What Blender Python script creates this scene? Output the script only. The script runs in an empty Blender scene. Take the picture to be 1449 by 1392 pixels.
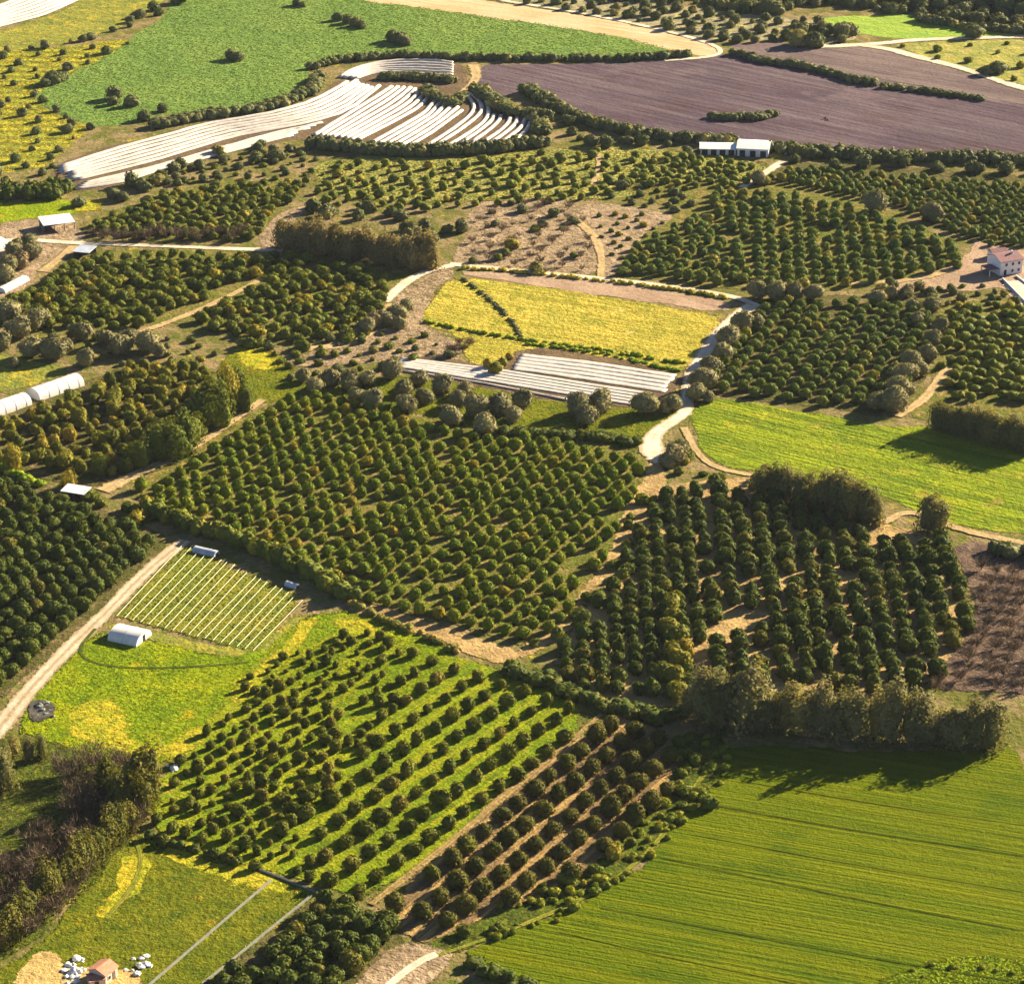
import bpy, math, random
import numpy as np
from mathutils import Vector
from mathutils.geometry import tessellate_polygon

R = math.radians
random.seed(11)
rng = np.random.default_rng(11)
scene = bpy.context.scene
C = scene.collection

# ------------------------------------------------------------------ camera, sky, sun, exposure
PITCH, FPX, CAMH = R(24.0), 3700.0, 320.0
cam_d = bpy.data.cameras.new('camera')
cam = bpy.data.objects.new('camera', cam_d); C.objects.link(cam)
cam.location = (0, 0, CAMH); cam.rotation_euler = (R(90) - PITCH, 0, 0)
cam_d.sensor_fit = 'HORIZONTAL'; cam_d.sensor_width = 36.0; cam_d.lens = 36.0 * FPX / 1449.0
cam_d.clip_start = 1.0; cam_d.clip_end = 20000.0
scene.camera = cam

SUN_EL, SUN_AZ = R(22.0), math.atan2(1.0, 0.78)          # azimuth from +Y towards +X
world = bpy.data.worlds.new('World'); scene.world = world; world.use_nodes = True
wn = world.node_tree; wn.nodes.clear()
wo = wn.nodes.new('ShaderNodeOutputWorld'); wb = wn.nodes.new('ShaderNodeBackground'); ws = wn.nodes.new('ShaderNodeTexSky')
ws.sky_type = 'NISHITA'; ws.sun_disc = False; ws.sun_elevation = SUN_EL; ws.sun_rotation = SUN_AZ
ws.air_density = 0.45; ws.dust_density = 0.2; ws.ozone_density = 1.5
wb.inputs['Strength'].default_value = 0.05
wn.links.new(ws.outputs[0], wb.inputs[0]); wn.links.new(wb.outputs[0], wo.inputs[0])
sl = bpy.data.lights.new('sun', 'SUN'); sl.energy = 5.0; sl.angle = R(0.5); sl.color = (1.0, 0.84, 0.60)
so = bpy.data.objects.new('sun', sl); C.objects.link(so)
sd = Vector((math.sin(SUN_AZ) * math.cos(SUN_EL), math.cos(SUN_AZ) * math.cos(SUN_EL), math.sin(SUN_EL)))
so.rotation_euler = sd.to_track_quat('Z', 'Y').to_euler(); so.location = (0, 0, 500)
scene.view_settings.view_transform = 'Standard'; scene.view_settings.look = 'None'
scene.view_settings.exposure = 2.0; scene.view_settings.gamma = 1.0
scene.view_settings.use_curve_mapping = False
scene.render.engine = 'CYCLES'
scene.cycles.max_bounces = 4; scene.cycles.diffuse_bounces = 1; scene.cycles.transparent_max_bounces = 12
scene.cycles.volume_bounces = 0

SP, CP = math.sin(PITCH), math.cos(PITCH)
def P(px, py, z=0.0):
    """photo pixel -> point on the plane at height z"""
    a = (px - 724.5) / FPX; b = (696.0 - py) / FPX
    dx, dy, dz = a, CP + b * SP, -SP + b * CP
    t = (z - CAMH) / dz
    return (dx * t, dy * t)
def proj(x, y, z=0.0):
    zz = z - CAMH
    d = y * CP - zz * SP
    return 724.5 + FPX * x / d, 696.0 - FPX * (y * SP + zz * CP) / d
def wdir(a, b):
    p, q = P(*a), P(*b)
    return math.atan2(q[1] - p[1], q[0] - p[0])
def inpoly(x, y, poly):
    x = np.asarray(x); y = np.asarray(y); c = np.zeros(x.shape, bool); n = len(poly)
    for i in range(n):
        x0, y0 = poly[i]; x1, y1 = poly[(i + 1) % n]
        if y0 == y1: continue
        m = ((y0 > y) != (y1 > y)) & (x < (x1 - x0) * (y - y0) / (y1 - y0) + x0)
        c ^= m
    return c

# ------------------------------------------------------------------ tagging
def tag(o, label=None, cat=None, group=None, kind=None):
    if label: o['label'] = label
    if cat: o['category'] = cat
    if group: o['group'] = group
    if kind: o['kind'] = kind
    return o
def mesh_np(name, V, F, mats, rnd=None, mi=None, extra=None, smooth=True):
    me = bpy.data.meshes.new(name)
    V = np.asarray(V, np.float32); F = np.asarray(F, np.int32)
    me.vertices.add(len(V)); me.vertices.foreach_set('co', V.ravel())
    k = F.shape[1]
    me.loops.add(F.size); me.loops.foreach_set('vertex_index', F.ravel())
    me.polygons.add(len(F)); me.polygons.foreach_set('loop_start', np.arange(0, F.size, k, dtype=np.int32))
    me.polygons.foreach_set('loop_total', np.full(len(F), k, np.int32))
    for m in mats: me.materials.append(m)
    if mi is not None: me.polygons.foreach_set('material_index', np.asarray(mi, np.int32))
    me.polygons.foreach_set('use_smooth', np.full(len(F), smooth, bool))
    if rnd is not None:
        a = me.attributes.new('rnd', 'FLOAT', 'POINT'); a.data.foreach_set('value', np.asarray(rnd, np.float32))
    if extra:
        for k2, v in extra.items():
            a = me.attributes.new(k2, 'FLOAT', 'POINT'); a.data.foreach_set('value', np.asarray(v, np.float32))
    me.update(); me.validate()
    return me
def link(name, me, parent=None, loc=(0, 0, 0), rz=0.0, sc=None):
    o = bpy.data.objects.new(name, me); C.objects.link(o); o.parent = parent
    o.location = loc; o.rotation_euler = (0, 0, rz)
    if sc is not None: o.scale = sc
    return o
def empty(name, loc, rz=0.0):
    return link(name, None, None, loc, rz)

# ------------------------------------------------------------------ material kit
class G:
    def __init__(s, name):
        s.m = bpy.data.materials.new(name); s.m.use_nodes = True; s.t = s.m.node_tree; s.t.nodes.clear()
        s.out = s.t.nodes.new('ShaderNodeOutputMaterial')
    def n(s, typ, **kw):
        nd = s.t.nodes.new('ShaderNode' + typ)
        for k, v in kw.items(): setattr(nd, k, v)
        return nd
    def l(s, a, b): s.t.links.new(a, b)
    def put(s, sock, v):
        if v is None: return
        if isinstance(v, (int, float)): sock.default_value = v
        elif isinstance(v, (tuple, list)): sock.default_value = tuple(v) + ((1.0,) if len(v) == 3 and len(sock.default_value) == 4 else ())
        else: s.l(v, sock)
    def math(s, op, a, b=None, c=None, clamp=False):
        nd = s.n('Math', operation=op, use_clamp=clamp); s.put(nd.inputs[0], a); s.put(nd.inputs[1], b)
        if c is not None: s.put(nd.inputs[2], c)
        return nd.outputs[0]
    def mix(s, f, a, b, mode='MIX'):
        nd = s.n('Mix', data_type='RGBA', blend_type=mode); s.put(nd.inputs[0], f); s.put(nd.inputs[6], a); s.put(nd.inputs[7], b)
        return nd.outputs[2]
    def noise(s, vec, size, detail=3.0, rough=0.55, dist=0.0):
        nd = s.n('TexNoise'); s.l(vec, nd.inputs['Vector']); nd.inputs['Scale'].default_value = 1.0 / size
        nd.inputs['Detail'].default_value = detail; nd.inputs['Roughness'].default_value = rough; nd.inputs['Distortion'].default_value = dist
        return nd.outputs[0]
    def step(s, v, lo, hi):
        nd = s.n('MapRange', interpolation_type='SMOOTHSTEP'); s.put(nd.inputs[0], v); nd.inputs[1].default_value = lo; nd.inputs[2].default_value = hi
        return nd.outputs[0]
    def coord(s): return s.n('TexCoord').outputs['Object']
    def rot(s, vec, ang, scl=(1, 1, 1)):
        a = s.n('Mapping'); a.vector_type = 'TEXTURE'; s.l(vec, a.inputs[0]); a.inputs['Rotation'].default_value = (0, 0, ang)
        b = s.n('Mapping'); s.l(a.outputs[0], b.inputs[0]); b.inputs['Scale'].default_value = scl
        return b.outputs[0]

def field_mat(name, c1, c2, patch=22.0, c3=None, fine=1.2, fine_amt=0.5, streak=None, rows=None, spots=None, bump=0.35, tracks=False, lo=0.38, hi=0.62, bare=None):
    g = G(name); co = g.coord()
    f = g.step(g.noise(co, patch, 4.0, 0.6), lo, hi)
    col = g.mix(f, c1, c2)
    if c3: col = g.mix(g.step(g.noise(g.rot(co, 0.7), patch * 0.45, 5.0, 0.65), 0.5, 0.66), col, c3)
    h = None
    if streak:                                   # (angle, width, length, strength, colour)
        an, w, ln, st, sc = streak
        sv = g.noise(g.rot(co, an, (w / ln, 1, 1)), w, 4.0, 0.6)
        col = g.mix(g.math('MULTIPLY', g.step(sv, 0.42, 0.62), st), col, sc)
        sv2 = g.noise(g.rot(co, an, (w * 0.3 / ln, 1, 1)), w * 0.28, 2.0, 0.5)
        col = g.mix(0.35, col, g.mix(1.0, col, g.math('ADD', g.math('MULTIPLY', sv2, 1.6), 0.2), 'MULTIPLY'))
        h = g.math('MULTIPLY', sv2, w * 0.25)
    if rows:                                     # (angle, period, duty, colour, strength)
        an, per, duty, rc, st = rows
        v = g.rot(co, an); sx = g.n('SeparateXYZ'); g.l(v, sx.inputs[0])
        yy = g.math('ADD', sx.outputs[1], g.math('MULTIPLY', g.noise(co, per * 5, 2.0), per * 0.5))
        w = g.math('SINE', g.math('MULTIPLY', yy, 2 * math.pi / per))
        th = math.cos(math.pi * duty)
        rf = g.math('MULTIPLY', g.step(g.math('ADD', w, g.math('MULTIPLY_ADD', g.noise(co, per * 1.2, 3.0), 1.4, -0.7)), th - 0.35, th + 0.35), st)
        col = g.mix(rf, col, rc)
        h = g.math('MULTIPLY', w, per * 0.06)
    if spots:                                    # (size, threshold, colour)
        for (ss, tt, cc) in spots:
            col = g.mix(g.step(g.noise(g.rot(co, 1.3 + ss), ss, 4.0, 0.7), tt, tt + 0.09), col, cc)
    if bare:
        ss, tt, cc = bare
        col = g.mix(g.step(g.noise(g.rot(co, 2.1), ss, 5.0, 0.65), tt, tt + 0.06), col, cc)
    if tracks:
        at = g.n('Attribute', attribute_name='across').outputs['Fac']
        u = g.math('ABSOLUTE', at)
        mid = g.step(g.math('ADD', u, g.math('MULTIPLY_ADD', g.noise(co, 2.0, 3.0), 0.5, -0.25)), 0.28, 0.1)
        col = g.mix(g.math('MULTIPLY', mid, tracks[0]), col, tracks[1])
        ed = g.step(g.math('ADD', u, g.math('MULTIPLY_ADD', g.noise(co, 2.6, 3.0), 0.5, -0.25)), 0.6, 0.85)
        col = g.mix(g.math('MULTIPLY', ed, 0.8), col, tracks[1])
    fn = g.noise(co, fine, 5.0, 0.7)
    col = g.mix(fine_amt, col, g.mix(1.0, col, g.math('MULTIPLY', fn, 2.0), 'MULTIPLY'))
    fn2 = g.noise(co, fine * 3.1, 3.0, 0.7)
    hh = g.math('ADD', g.math('MULTIPLY', fn, fine * 0.9), g.math('MULTIPLY', fn2, fine * 1.4))
    if h: hh = g.math('ADD', hh, h)
    bp = g.n('Bump'); bp.inputs['Strength'].default_value = bump; bp.inputs['Distance'].default_value = 1.0; g.l(hh, bp.inputs['Height'])
    b = g.n('BsdfPrincipled'); g.l(col, b.inputs['Base Color']); b.inputs['Roughness'].default_value = 0.92
    b.inputs['Specular IOR Level'].default_value = 0.02; g.l(bp.outputs[0], b.inputs['Normal'])
    at = g.n('Attribute', attribute_name='edge').outputs['Fac']
    k = g.math('ADD', at, g.math('MULTIPLY_ADD', g.noise(co, 2.2, 5.0, 0.7), 1.6, -0.8))
    k = g.step(k, 0.4, 0.55)
    tr = g.n('BsdfTransparent'); mx = g.n('MixShader'); g.l(k, mx.inputs[0]); g.l(tr.outputs[0], mx.inputs[1]); g.l(b.outputs[0], mx.inputs[2])
    g.l(mx.outputs[0], g.out.inputs['Surface'])
    return g.m

def leaf_mat(name, ca, cb, cc=None, transl=0.14, tcol=None, patch=30.0, patch_c=None):
    g = G(name)
    at = g.n('Attribute', attribute_name='rnd').outputs['Fac']
    ob = g.n('ObjectInfo').outputs['Random']
    r = g.math('FRACT', g.math('ADD', at, ob))
    col = g.mix(r, ca, cb)
    if cc: col = g.mix(g.step(g.math('FRACT', g.math('MULTIPLY', r, 7.31)), 0.88, 0.96), col, cc)
    geo = g.n('NewGeometry').outputs['Position']
    fn = g.noise(geo, 0.9, 3.0, 0.7)
    col = g.mix(0.75, col, g.mix(1.0, col, g.math('MULTIPLY', fn, 2.1), 'MULTIPLY'))
    if patch_c: col = g.mix(g.step(g.noise(geo, patch, 3.0), 0.5, 0.66), col, patch_c)
    d = g.n('BsdfPrincipled'); g.l(col, d.inputs['Base Color']); d.inputs['Roughness'].default_value = 0.7; d.inputs['Specular IOR Level'].default_value = 0.06
    t = g.n('BsdfTranslucent'); g.l(g.mix(1.0, col, tcol or (1.9, 1.7, 0.6), 'MULTIPLY'), t.inputs[0])
    mx = g.n('MixShader'); mx.inputs[0].default_value = transl
    g.l(d.outputs[0], mx.inputs[1]); g.l(t.outputs[0], mx.inputs[2]); g.l(mx.outputs[0], g.out.inputs['Surface'])
    return g.m
def plain(name, c, rough=0.7, var=0.25, size=1.5, c2=None, transl=0.0):
    g = G(name); co = g.n('NewGeometry').outputs['Position']
    fn = g.noise(co, size, 4.0, 0.6)
    col = g.mix(g.step(fn, 0.35, 0.65), c, c2 or tuple(x * (1 - var) for x in c))
    b = g.n('BsdfPrincipled'); g.l(col, b.inputs['Base Color']); b.inputs['Roughness'].default_value = rough; b.inputs['Specular IOR Level'].default_value = 0.25
    if transl:
        t = g.n('BsdfTranslucent'); g.l(col, t.inputs[0]); mx = g.n('MixShader'); mx.inputs[0].default_value = transl
        g.l(b.outputs[0], mx.inputs[1]); g.l(t.outputs[0], mx.inputs[2]); g.l(mx.outputs[0], g.out.inputs['Surface'])
    else: g.l(b.outputs[0], g.out.inputs['Surface'])
    return g.m

# ------------------------------------------------------------------ field sheets with ragged rims
LAYER = [0.02]
def smooth_px(poly, it=1, closed=True):
    for _ in range(it):
        q = []; n = len(poly)
        if closed:
            for i in range(n):
                a, b = poly[i], poly[(i + 1) % n]
                q += [(a[0] * .75 + b[0] * .25, a[1] * .75 + b[1] * .25), (a[0] * .25 + b[0] * .75, a[1] * .25 + b[1] * .75)]
        else:
            q.append(poly[0])
            for i in range(n - 1):
                a, b = poly[i], poly[i + 1]
                q += [(a[0] * .75 + b[0] * .25, a[1] * .75 + b[1] * .25), (a[0] * .25 + b[0] * .75, a[1] * .25 + b[1] * .75)]
            q.append(poly[-1])
        poly = q
    return poly
def field(name, poly, mat, kind='structure', jit=0.7, rim=1.6, rounds=1, seg=3.0):
    px = smooth_px(poly, rounds) if rounds else poly
    W = [P(*p) for p in px]
    ar = sum(W[i][0] * W[(i + 1) % len(W)][1] - W[(i + 1) % len(W)][0] * W[i][1] for i in range(len(W)))
    if ar < 0: W.reverse()
    D = []
    for i in range(len(W)):
        a, b = W[i], W[(i + 1) % len(W)]; L = math.dist(a, b); k = max(1, int(L / seg))
        for j in range(k):
            t = j / k; D.append((a[0] + (b[0] - a[0]) * t, a[1] + (b[1] - a[1]) * t))
    n = len(D); D = np.array(D)
    jn = rng.normal(0, 1, n); jn = (jn + np.roll(jn, 1) + np.roll(jn, 2) + np.roll(jn, 3)) / 2
    T = np.roll(D, -1, 0) - np.roll(D, 1, 0); T /= np.linalg.norm(T, axis=1)[:, None] + 1e-9
    N = np.stack([-T[:, 1], T[:, 0]], 1)           # inward for CCW
    D = D + N * (jn * jit)[:, None]
    I = D + N * rim
    O = D - N * rim * 0.6
    LAYER[0] += 0.003; z = LAYER[0]
    V = np.concatenate([np.c_[O, z - rng.uniform(.0008, .0024, n)], np.c_[I, np.full(n, z)]])
    F = []
    for i in range(n):
        j = (i + 1) % n; F += [(i, j, n + j), (i, n + j, n + i)]
    tri = tessellate_polygon([[Vector((p[0], p[1], 0)) for p in I]])
    for t in tri: F.append(tuple(n + q for q in t))
    F = np.array(F)
    a, b, c = V[F[:, 0]], V[F[:, 1]], V[F[:, 2]]
    cr = (b[:, 0] - a[:, 0]) * (c[:, 1] - a[:, 1]) - (b[:, 1] - a[:, 1]) * (c[:, 0] - a[:, 0])
    F[cr < 0] = F[cr < 0][:, ::-1]
    me = mesh_np(name, V, F, [mat], extra={'edge': np.r_[np.zeros(n), np.ones(n)]}, smooth=False)
    return tag(link(name, me), kind=kind)
def road(name, line, width, mat, rounds=2, w2=None):
    px = smooth_px(line, rounds, closed=False)
    W = np.array([P(*p) for p in px]); pts = [W[0]]
    for i in range(len(W) - 1):
        L = np.linalg.norm(W[i + 1] - W[i]); k = max(1, int(L / 3))
        for j in range(1, k + 1): pts.append(W[i] + (W[i + 1] - W[i]) * j / k)
    W = np.array(pts); n = len(W)
    T = np.gradient(W, axis=0); T /= np.linalg.norm(T, axis=1)[:, None]
    N = np.stack([-T[:, 1], T[:, 0]], 1)
    wd = np.linspace(width, w2 or width, n) * (1 + 0.1 * np.convolve(rng.normal(0, 1, n + 4), np.ones(5) / 2.2, 'valid')[:n])
    LAYER[0] += 0.003; z = LAYER[0]; V = []; ac = []; ed = []
    us = [-1.35, -0.55, 0, 0.55, 1.35]
    for u in us:
        V.append(np.c_[W + N * (wd * 0.5 * u)[:, None], np.full(n, z)]); ac += [u] * n; ed += [0.0 if abs(u) > 1 else (0.74 if 'track' in name else 1.0)] * n
    V = np.concatenate(V); F = []
    for k in range(4):
        for i in range(n - 1):
            a = k * n + i; b = a + n
            F += [(a, b + 1, b)[::-1], (a, a + 1, b + 1)[::-1]]
    F = np.array(F)
    a, b, c = V[F[:, 0]], V[F[:, 1]], V[F[:, 2]]
    cr = (b[:, 0] - a[:, 0]) * (c[:, 1] - a[:, 1]) - (b[:, 1] - a[:, 1]) * (c[:, 0] - a[:, 0])
    F[cr < 0] = F[cr < 0][:, ::-1]
    me = mesh_np(name, V, F, [mat], extra={'edge': ed, 'across': ac}, smooth=False)
    return tag(link(name, me), kind='structure')

M = {}
M['ground'] = field_mat('ground_scrub', (0.115, 0.115, 0.025), (0.24, 0.175, 0.085), 12, c3=(0.09, 0.115, 0.014), fine=1.3, fine_amt=0.8, bump=0.5,
                        spots=[(9, 0.6, (0.30, 0.25, 0.03)), (4, 0.66, (0.36, 0.26, 0.15))])
# ground sheet to the horizon
S = 9000.0
me = mesh_np('ground', [(-S, -2000, 0), (S, -2000, 0), (S, 2 * S, 0), (-S, 2 * S, 0)], [(0, 1, 2, 3)], [M['ground']], extra={'edge': [3, 3, 3, 3]}, smooth=False)
tag(link('ground', me), kind='structure')

FM = field_mat
GREEN_FAR = FM('far_pasture', (0.12, 0.20, 0.04), (0.15, 0.225, 0.045), 45, fine=2.4, fine_amt=0.55, bump=0.6, spots=[(26, 0.66, (0.20, 0.23, 0.04))])
TAN = FM('tan_stubble', (0.47, 0.30, 0.145), (0.52, 0.36, 0.2), 30, fine=2, fine_amt=0.35, bump=0.15, streak=(wdir((640, 8), (900, 48)), 3, 60, 0.6, (0.58, 0.44, 0.28)))
YELGR = FM('yellow_meadow', (0.22, 0.22, 0.035), (0.15, 0.17, 0.03), 16, c3=(0.36, 0.29, 0.03), fine=2, fine_amt=0.5, bump=0.5)
FLOWER = FM('flower_meadow', (0.36, 0.33, 0.02), (0.24, 0.27, 0.025), 14, c3=(0.13, 0.14, 0.025), fine=2.2, fine_amt=0.7, bump=0.6,
            rows=(wdir((10, 170), (120, 172)), 9.0, 0.4, (0.12, 0.12, 0.03), 0.6))
SOIL = FM('brown_soil', (0.115, 0.082, 0.048), (0.15, 0.105, 0.06), 12, fine=1.5, fine_amt=0.5, bump=0.4)
PURPLE = FM('ploughed_soil', (0.070, 0.048, 0.062), (0.098, 0.070, 0.082), 55, c3=(0.078, 0.05, 0.055), fine=2.0, fine_amt=0.4, bump=0.25,
            streak=(wdir((760, 115), (1100, 190)), 14, 90, 0.6, (0.13, 0.10, 0.105)), lo=0.3, hi=0.7, spots=[(70, 0.58, (0.12, 0.088, 0.095))])
PALESOIL = FM('pale_ploughed_soil', (0.15, 0.11, 0.10), (0.11, 0.08, 0.08), 40, fine=2.0, fine_amt=0.4, bump=0.25,
              streak=(wdir((1060, 66), (1400, 125)), 7, 90, 0.6, (0.19, 0.145, 0.13)))
LIME = FM('bright_green_crop', (0.20, 0.32, 0.045), (0.27, 0.36, 0.05), 40, fine=2, fine_amt=0.5, bump=0.4, streak=(wdir((1180, 25), (1320, 50)), 3, 50, 0.4, (0.16, 0.26, 0.04)))
YSCRUB = FM('yellow_scrub', (0.30, 0.28, 0.06), (0.20, 0.22, 0.05), 14, c3=(0.36, 0.30, 0.10), fine=2, fine_amt=0.7, bump=0.5)
PSCRUB = FM('pale_scrub', (0.30, 0.25, 0.15), (0.17, 0.17, 0.09), 14, c3=(0.36, 0.32, 0.12), fine=2, fine_amt=0.7, bump=0.5)
ORCHFLOOR_W = FM('orchard_floor_warm', (0.16, 0.135, 0.035), (0.10, 0.12, 0.016), 9, c3=(0.24, 0.18, 0.06), fine=1.2, fine_amt=0.8, bump=0.6, spots=[(5, 0.6, (0.10, 0.15, 0.015)), (3, 0.66, (0.42, 0.30, 0.15))])
ORCHFLOOR_D = FM('orchard_floor_dark', (0.10, 0.085, 0.03), (0.07, 0.075, 0.018), 9, c3=(0.18, 0.13, 0.06), fine=1.2, fine_amt=0.8, bump=0.6)
ORCHFLOOR_P = FM('orchard_floor_pale', (0.42, 0.29, 0.12), (0.28, 0.19, 0.08), 8, fine=1.2, fine_amt=0.6, bump=0.5, spots=[(5, 0.63, (0.14, 0.14, 0.03))])
DARKGRASS = FM('dark_verge_grass', (0.075, 0.105, 0.010), (0.05, 0.062, 0.012), 6, c3=(0.14, 0.15, 0.02), fine=0.9, fine_amt=0.8, bump=0.8, spots=[(5, 0.62, (0.14, 0.19, 0.012))])
MEADOW = FM('lush_meadow', (0.16, 0.23, 0.006), (0.24, 0.28, 0.006), 14, c3=(0.10, 0.16, 0.006), fine=1.0, fine_amt=0.75, bump=0.9, spots=[(9, 0.6, (0.34, 0.29, 0.012)), (3.5, 0.68, (0.40, 0.30, 0.03))])
MEADOW2 = FM('weedy_meadow', (0.105, 0.125, 0.008), (0.15, 0.155, 0.010), 10, c3=(0.065, 0.095, 0.008), fine=1.0, fine_amt=0.85, bump=0.9, spots=[(7, 0.62, (0.27, 0.2, 0.015))])
GRASSORCH = FM('grass_orchard_floor', (0.125, 0.19, 0.006), (0.17, 0.215, 0.008), 12, c3=(0.075, 0.12, 0.008), fine=0.9, fine_amt=0.75, bump=0.8,
               streak=(wdir((500, 1180), (800, 975)), 2.4, 50, 0.6, (0.27, 0.26, 0.012)), spots=[(9, 0.64, (0.30, 0.24, 0.03))])
DRYORCH = FM('dry_orchard_floor', (0.20, 0.135, 0.06), (0.15, 0.10, 0.05), 8, fine=0.8, fine_amt=0.7, bump=0.6,
             streak=(wdir((540, 1270), (850, 1012)), 1.7, 45, 0.85, (0.42, 0.28, 0.10)))
WHEAT = FM('green_wheat', (0.068, 0.104, 0.002), (0.092, 0.120, 0.002), 45, c3=(0.052, 0.088, 0.002), fine=0.5, fine_amt=0.65, bump=0.75,
           streak=(wdir((960, 1180), (1449, 1262)), 3.2, 110, 0.7, (0.125, 0.140, 0.002)), lo=0.3, hi=0.7, spots=[(42, 0.60, (0.110, 0.126, 0.002)), (18, 0.68, (0.150, 0.145, 0.003))])
BRIGHT = FM('bright_barley', (0.22, 0.27, 0.012), (0.165, 0.225, 0.012), 26, c3=(0.29, 0.29, 0.02), fine=1.3, fine_amt=0.7, bump=0.9,
            streak=(wdir((1000, 580), (1449, 690)), 4.5, 45, 0.8, (0.10, 0.155, 0.010)), spots=[(14, 0.62, (0.27, 0.22, 0.04))])
YELLOW = FM('yellow_crop', (0.48, 0.38, 0.06), (0.38, 0.33, 0.05), 20, c3=(0.24, 0.25, 0.03), fine=1.5, fine_amt=0.6, bump=0.7,
            streak=(wdir((640, 420), (1000, 478)), 2.4, 80, 0.7, (0.24, 0.22, 0.025)), spots=[(12, 0.64, (0.54, 0.43, 0.14))])
PINKSOIL = FM('pinkish_soil', (0.36, 0.255, 0.17), (0.29, 0.20, 0.13), 14, fine=1.4, fine_amt=0.4, bump=0.3)
CLEARING = FM('brown_clearing', (0.24, 0.175, 0.105), (0.34, 0.25, 0.155), 9, c3=(0.16, 0.12, 0.065), fine=1.6, fine_amt=0.8, bump=0.6, spots=[(6, 0.64, (0.17, 0.17, 0.05))])
CROP = FM('crop_plot_soil', (0.15, 0.175, 0.02), (0.22, 0.21, 0.025), 12, c3=(0.10, 0.13, 0.02), fine=1.0, fine_amt=0.7, bump=0.8)
GREENEDGE = FM('green_bank', (0.10, 0.15, 0.015), (0.16, 0.19, 0.015), 8, fine=1.2, fine_amt=0.7, bump=0.8)
PURPBARE = FM('bare_orchard_floor', (0.13, 0.088, 0.062), (0.09, 0.064, 0.05), 9, c3=(0.17, 0.12, 0.08), fine=1.4, fine_amt=0.8, bump=0.6, spots=[(8, 0.62, (0.36, 0.26, 0.16)), (5, 0.63, (0.07, 0.065, 0.03))])
SAND = FM('sandy_yard', (0.50, 0.35, 0.13), (0.38, 0.27, 0.10), 5, fine=0.7, fine_amt=0.6, bump=0.6)
RMAT = FM('dirt_road_surface', (0.56, 0.44, 0.32), (0.46, 0.35, 0.24), 8, fine=1.0, fine_amt=0.4, bump=0.2, tracks=(0.75, (0.27, 0.21, 0.10)))
RPALE = FM('pale_track_surface', (0.66, 0.57, 0.45), (0.54, 0.44, 0.32), 8, fine=1.0, fine_amt=0.3, bump=0.2, tracks=(0.15, (0.36, 0.27, 0.14)))
RTAN = FM('tan_track_surface', (0.46, 0.33, 0.17), (0.36, 0.26, 0.13), 6, fine=1.0, fine_amt=0.5, bump=0.3, tracks=(0.3, (0.24, 0.19, 0.06)))
RROUGH = FM('rough_track_surface', (0.33, 0.225, 0.09), (0.24, 0.165, 0.065), 4, fine=0.9, fine_amt=0.7, bump=0.5, tracks=(0.5, (0.17, 0.14, 0.04)))
RGRASS = FM('grassy_track_surface', (0.15, 0.17, 0.015), (0.22, 0.20, 0.03), 5, fine=0.8, fine_amt=0.6, bump=0.4, tracks=(0.7, (0.10, 0.13, 0.012)))

RDARK = FM('dark_grass_line', (0.05, 0.075, 0.01), (0.08, 0.10, 0.01), 5, fine=0.8, fine_amt=0.6, bump=0.4)
DPAD = FM('dark_damp_soil', (0.05, 0.05, 0.045), (0.10, 0.09, 0.07), 3, fine=0.8, fine_amt=0.6, bump=0.4)
YPATCH = FM('yellow_weeds', (0.44, 0.35, 0.025), (0.28, 0.29, 0.015), 5, c3=(0.15, 0.19, 0.012), fine=0.9, fine_amt=0.8, bump=0.9)
# --- polygons, in photo pixels
F = {}
F['far_pasture'] = [(250, -20), (232, 25), (190, 52), (150, 78), (105, 100), (60, 125), (45, 140), (75, 160), (130, 180), (175, 178), (225, 163), (290, 157), (350, 150), (410, 138), (437, 118), (436, 98), (470, 90), (560, 80), (700, 82), (850, 83), (980, 76), (900, 56), (800, 38), (640, 16), (470, -6), (440, -20)]
F['tan'] = [(480, -20), (500, 0), (640, 17), (800, 40), (900, 58), (985, 80), (1012, 78), (1020, 70), (990, 58), (900, 36), (800, 18), (700, 4), (590, -20)]
F['yellow_top'] = [(115, -20), (115, 2), (60, 27), (0, 44), (-30, 60), (-30, 78), (50, 68), (130, 56), (205, 24), (235, 5), (235, -20)]
F['flower'] = [(-30, 75), (60, 70), (140, 60), (190, 55), (150, 80), (105, 102), (60, 125), (45, 140), (75, 160), (130, 182), (100, 205), (75, 235), (-30, 250)]
F['strip_soil_w'] = [(70, 240), (100, 224), (162, 206), (241, 187), (297, 169), (359, 162), (420, 150), (455, 134), (476, 112), (500, 96), (530, 88), (575, 84), (640, 86), (662, 95), (660, 130), (690, 136), (700, 158), (756, 170), (740, 205), (650, 212), (560, 210), (440, 196), (345, 212), (221, 244), (166, 264), (100, 273), (78, 262)]
F['purple'] = [(666, 92), (760, 91), (880, 88), (950, 85), (1010, 79), (1045, 74), (1100, 86), (1180, 102), (1240, 120), (1300, 130), (1390, 141), (1480, 150), (1480, 223), (1300, 221), (1200, 218), (1080, 207), (960, 196), (880, 181), (830, 166), (790, 150), (740, 130), (700, 140), (672, 122)]
F['pale_purple'] = [(1030, 62), (1100, 60), (1180, 66), (1246, 64), (1294, 82), (1363, 100), (1415, 119), (1480, 138), (1480, 152), (1390, 142), (1300, 131), (1240, 121), (1180, 103), (1100, 87), (1045, 76)]
F['lime_top'] = [(1150, 27), (1220, 21), (1290, 20), (1330, 30), (1400, 40), (1480, 42), (1480, 53), (1363, 54), (1266, 56), (1211, 48), (1170, 38)]
F['yscrub_top'] = [(1258, 62), (1330, 58), (1480, 56), (1480, 126), (1415, 114), (1363, 96), (1294, 76)]
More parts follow.
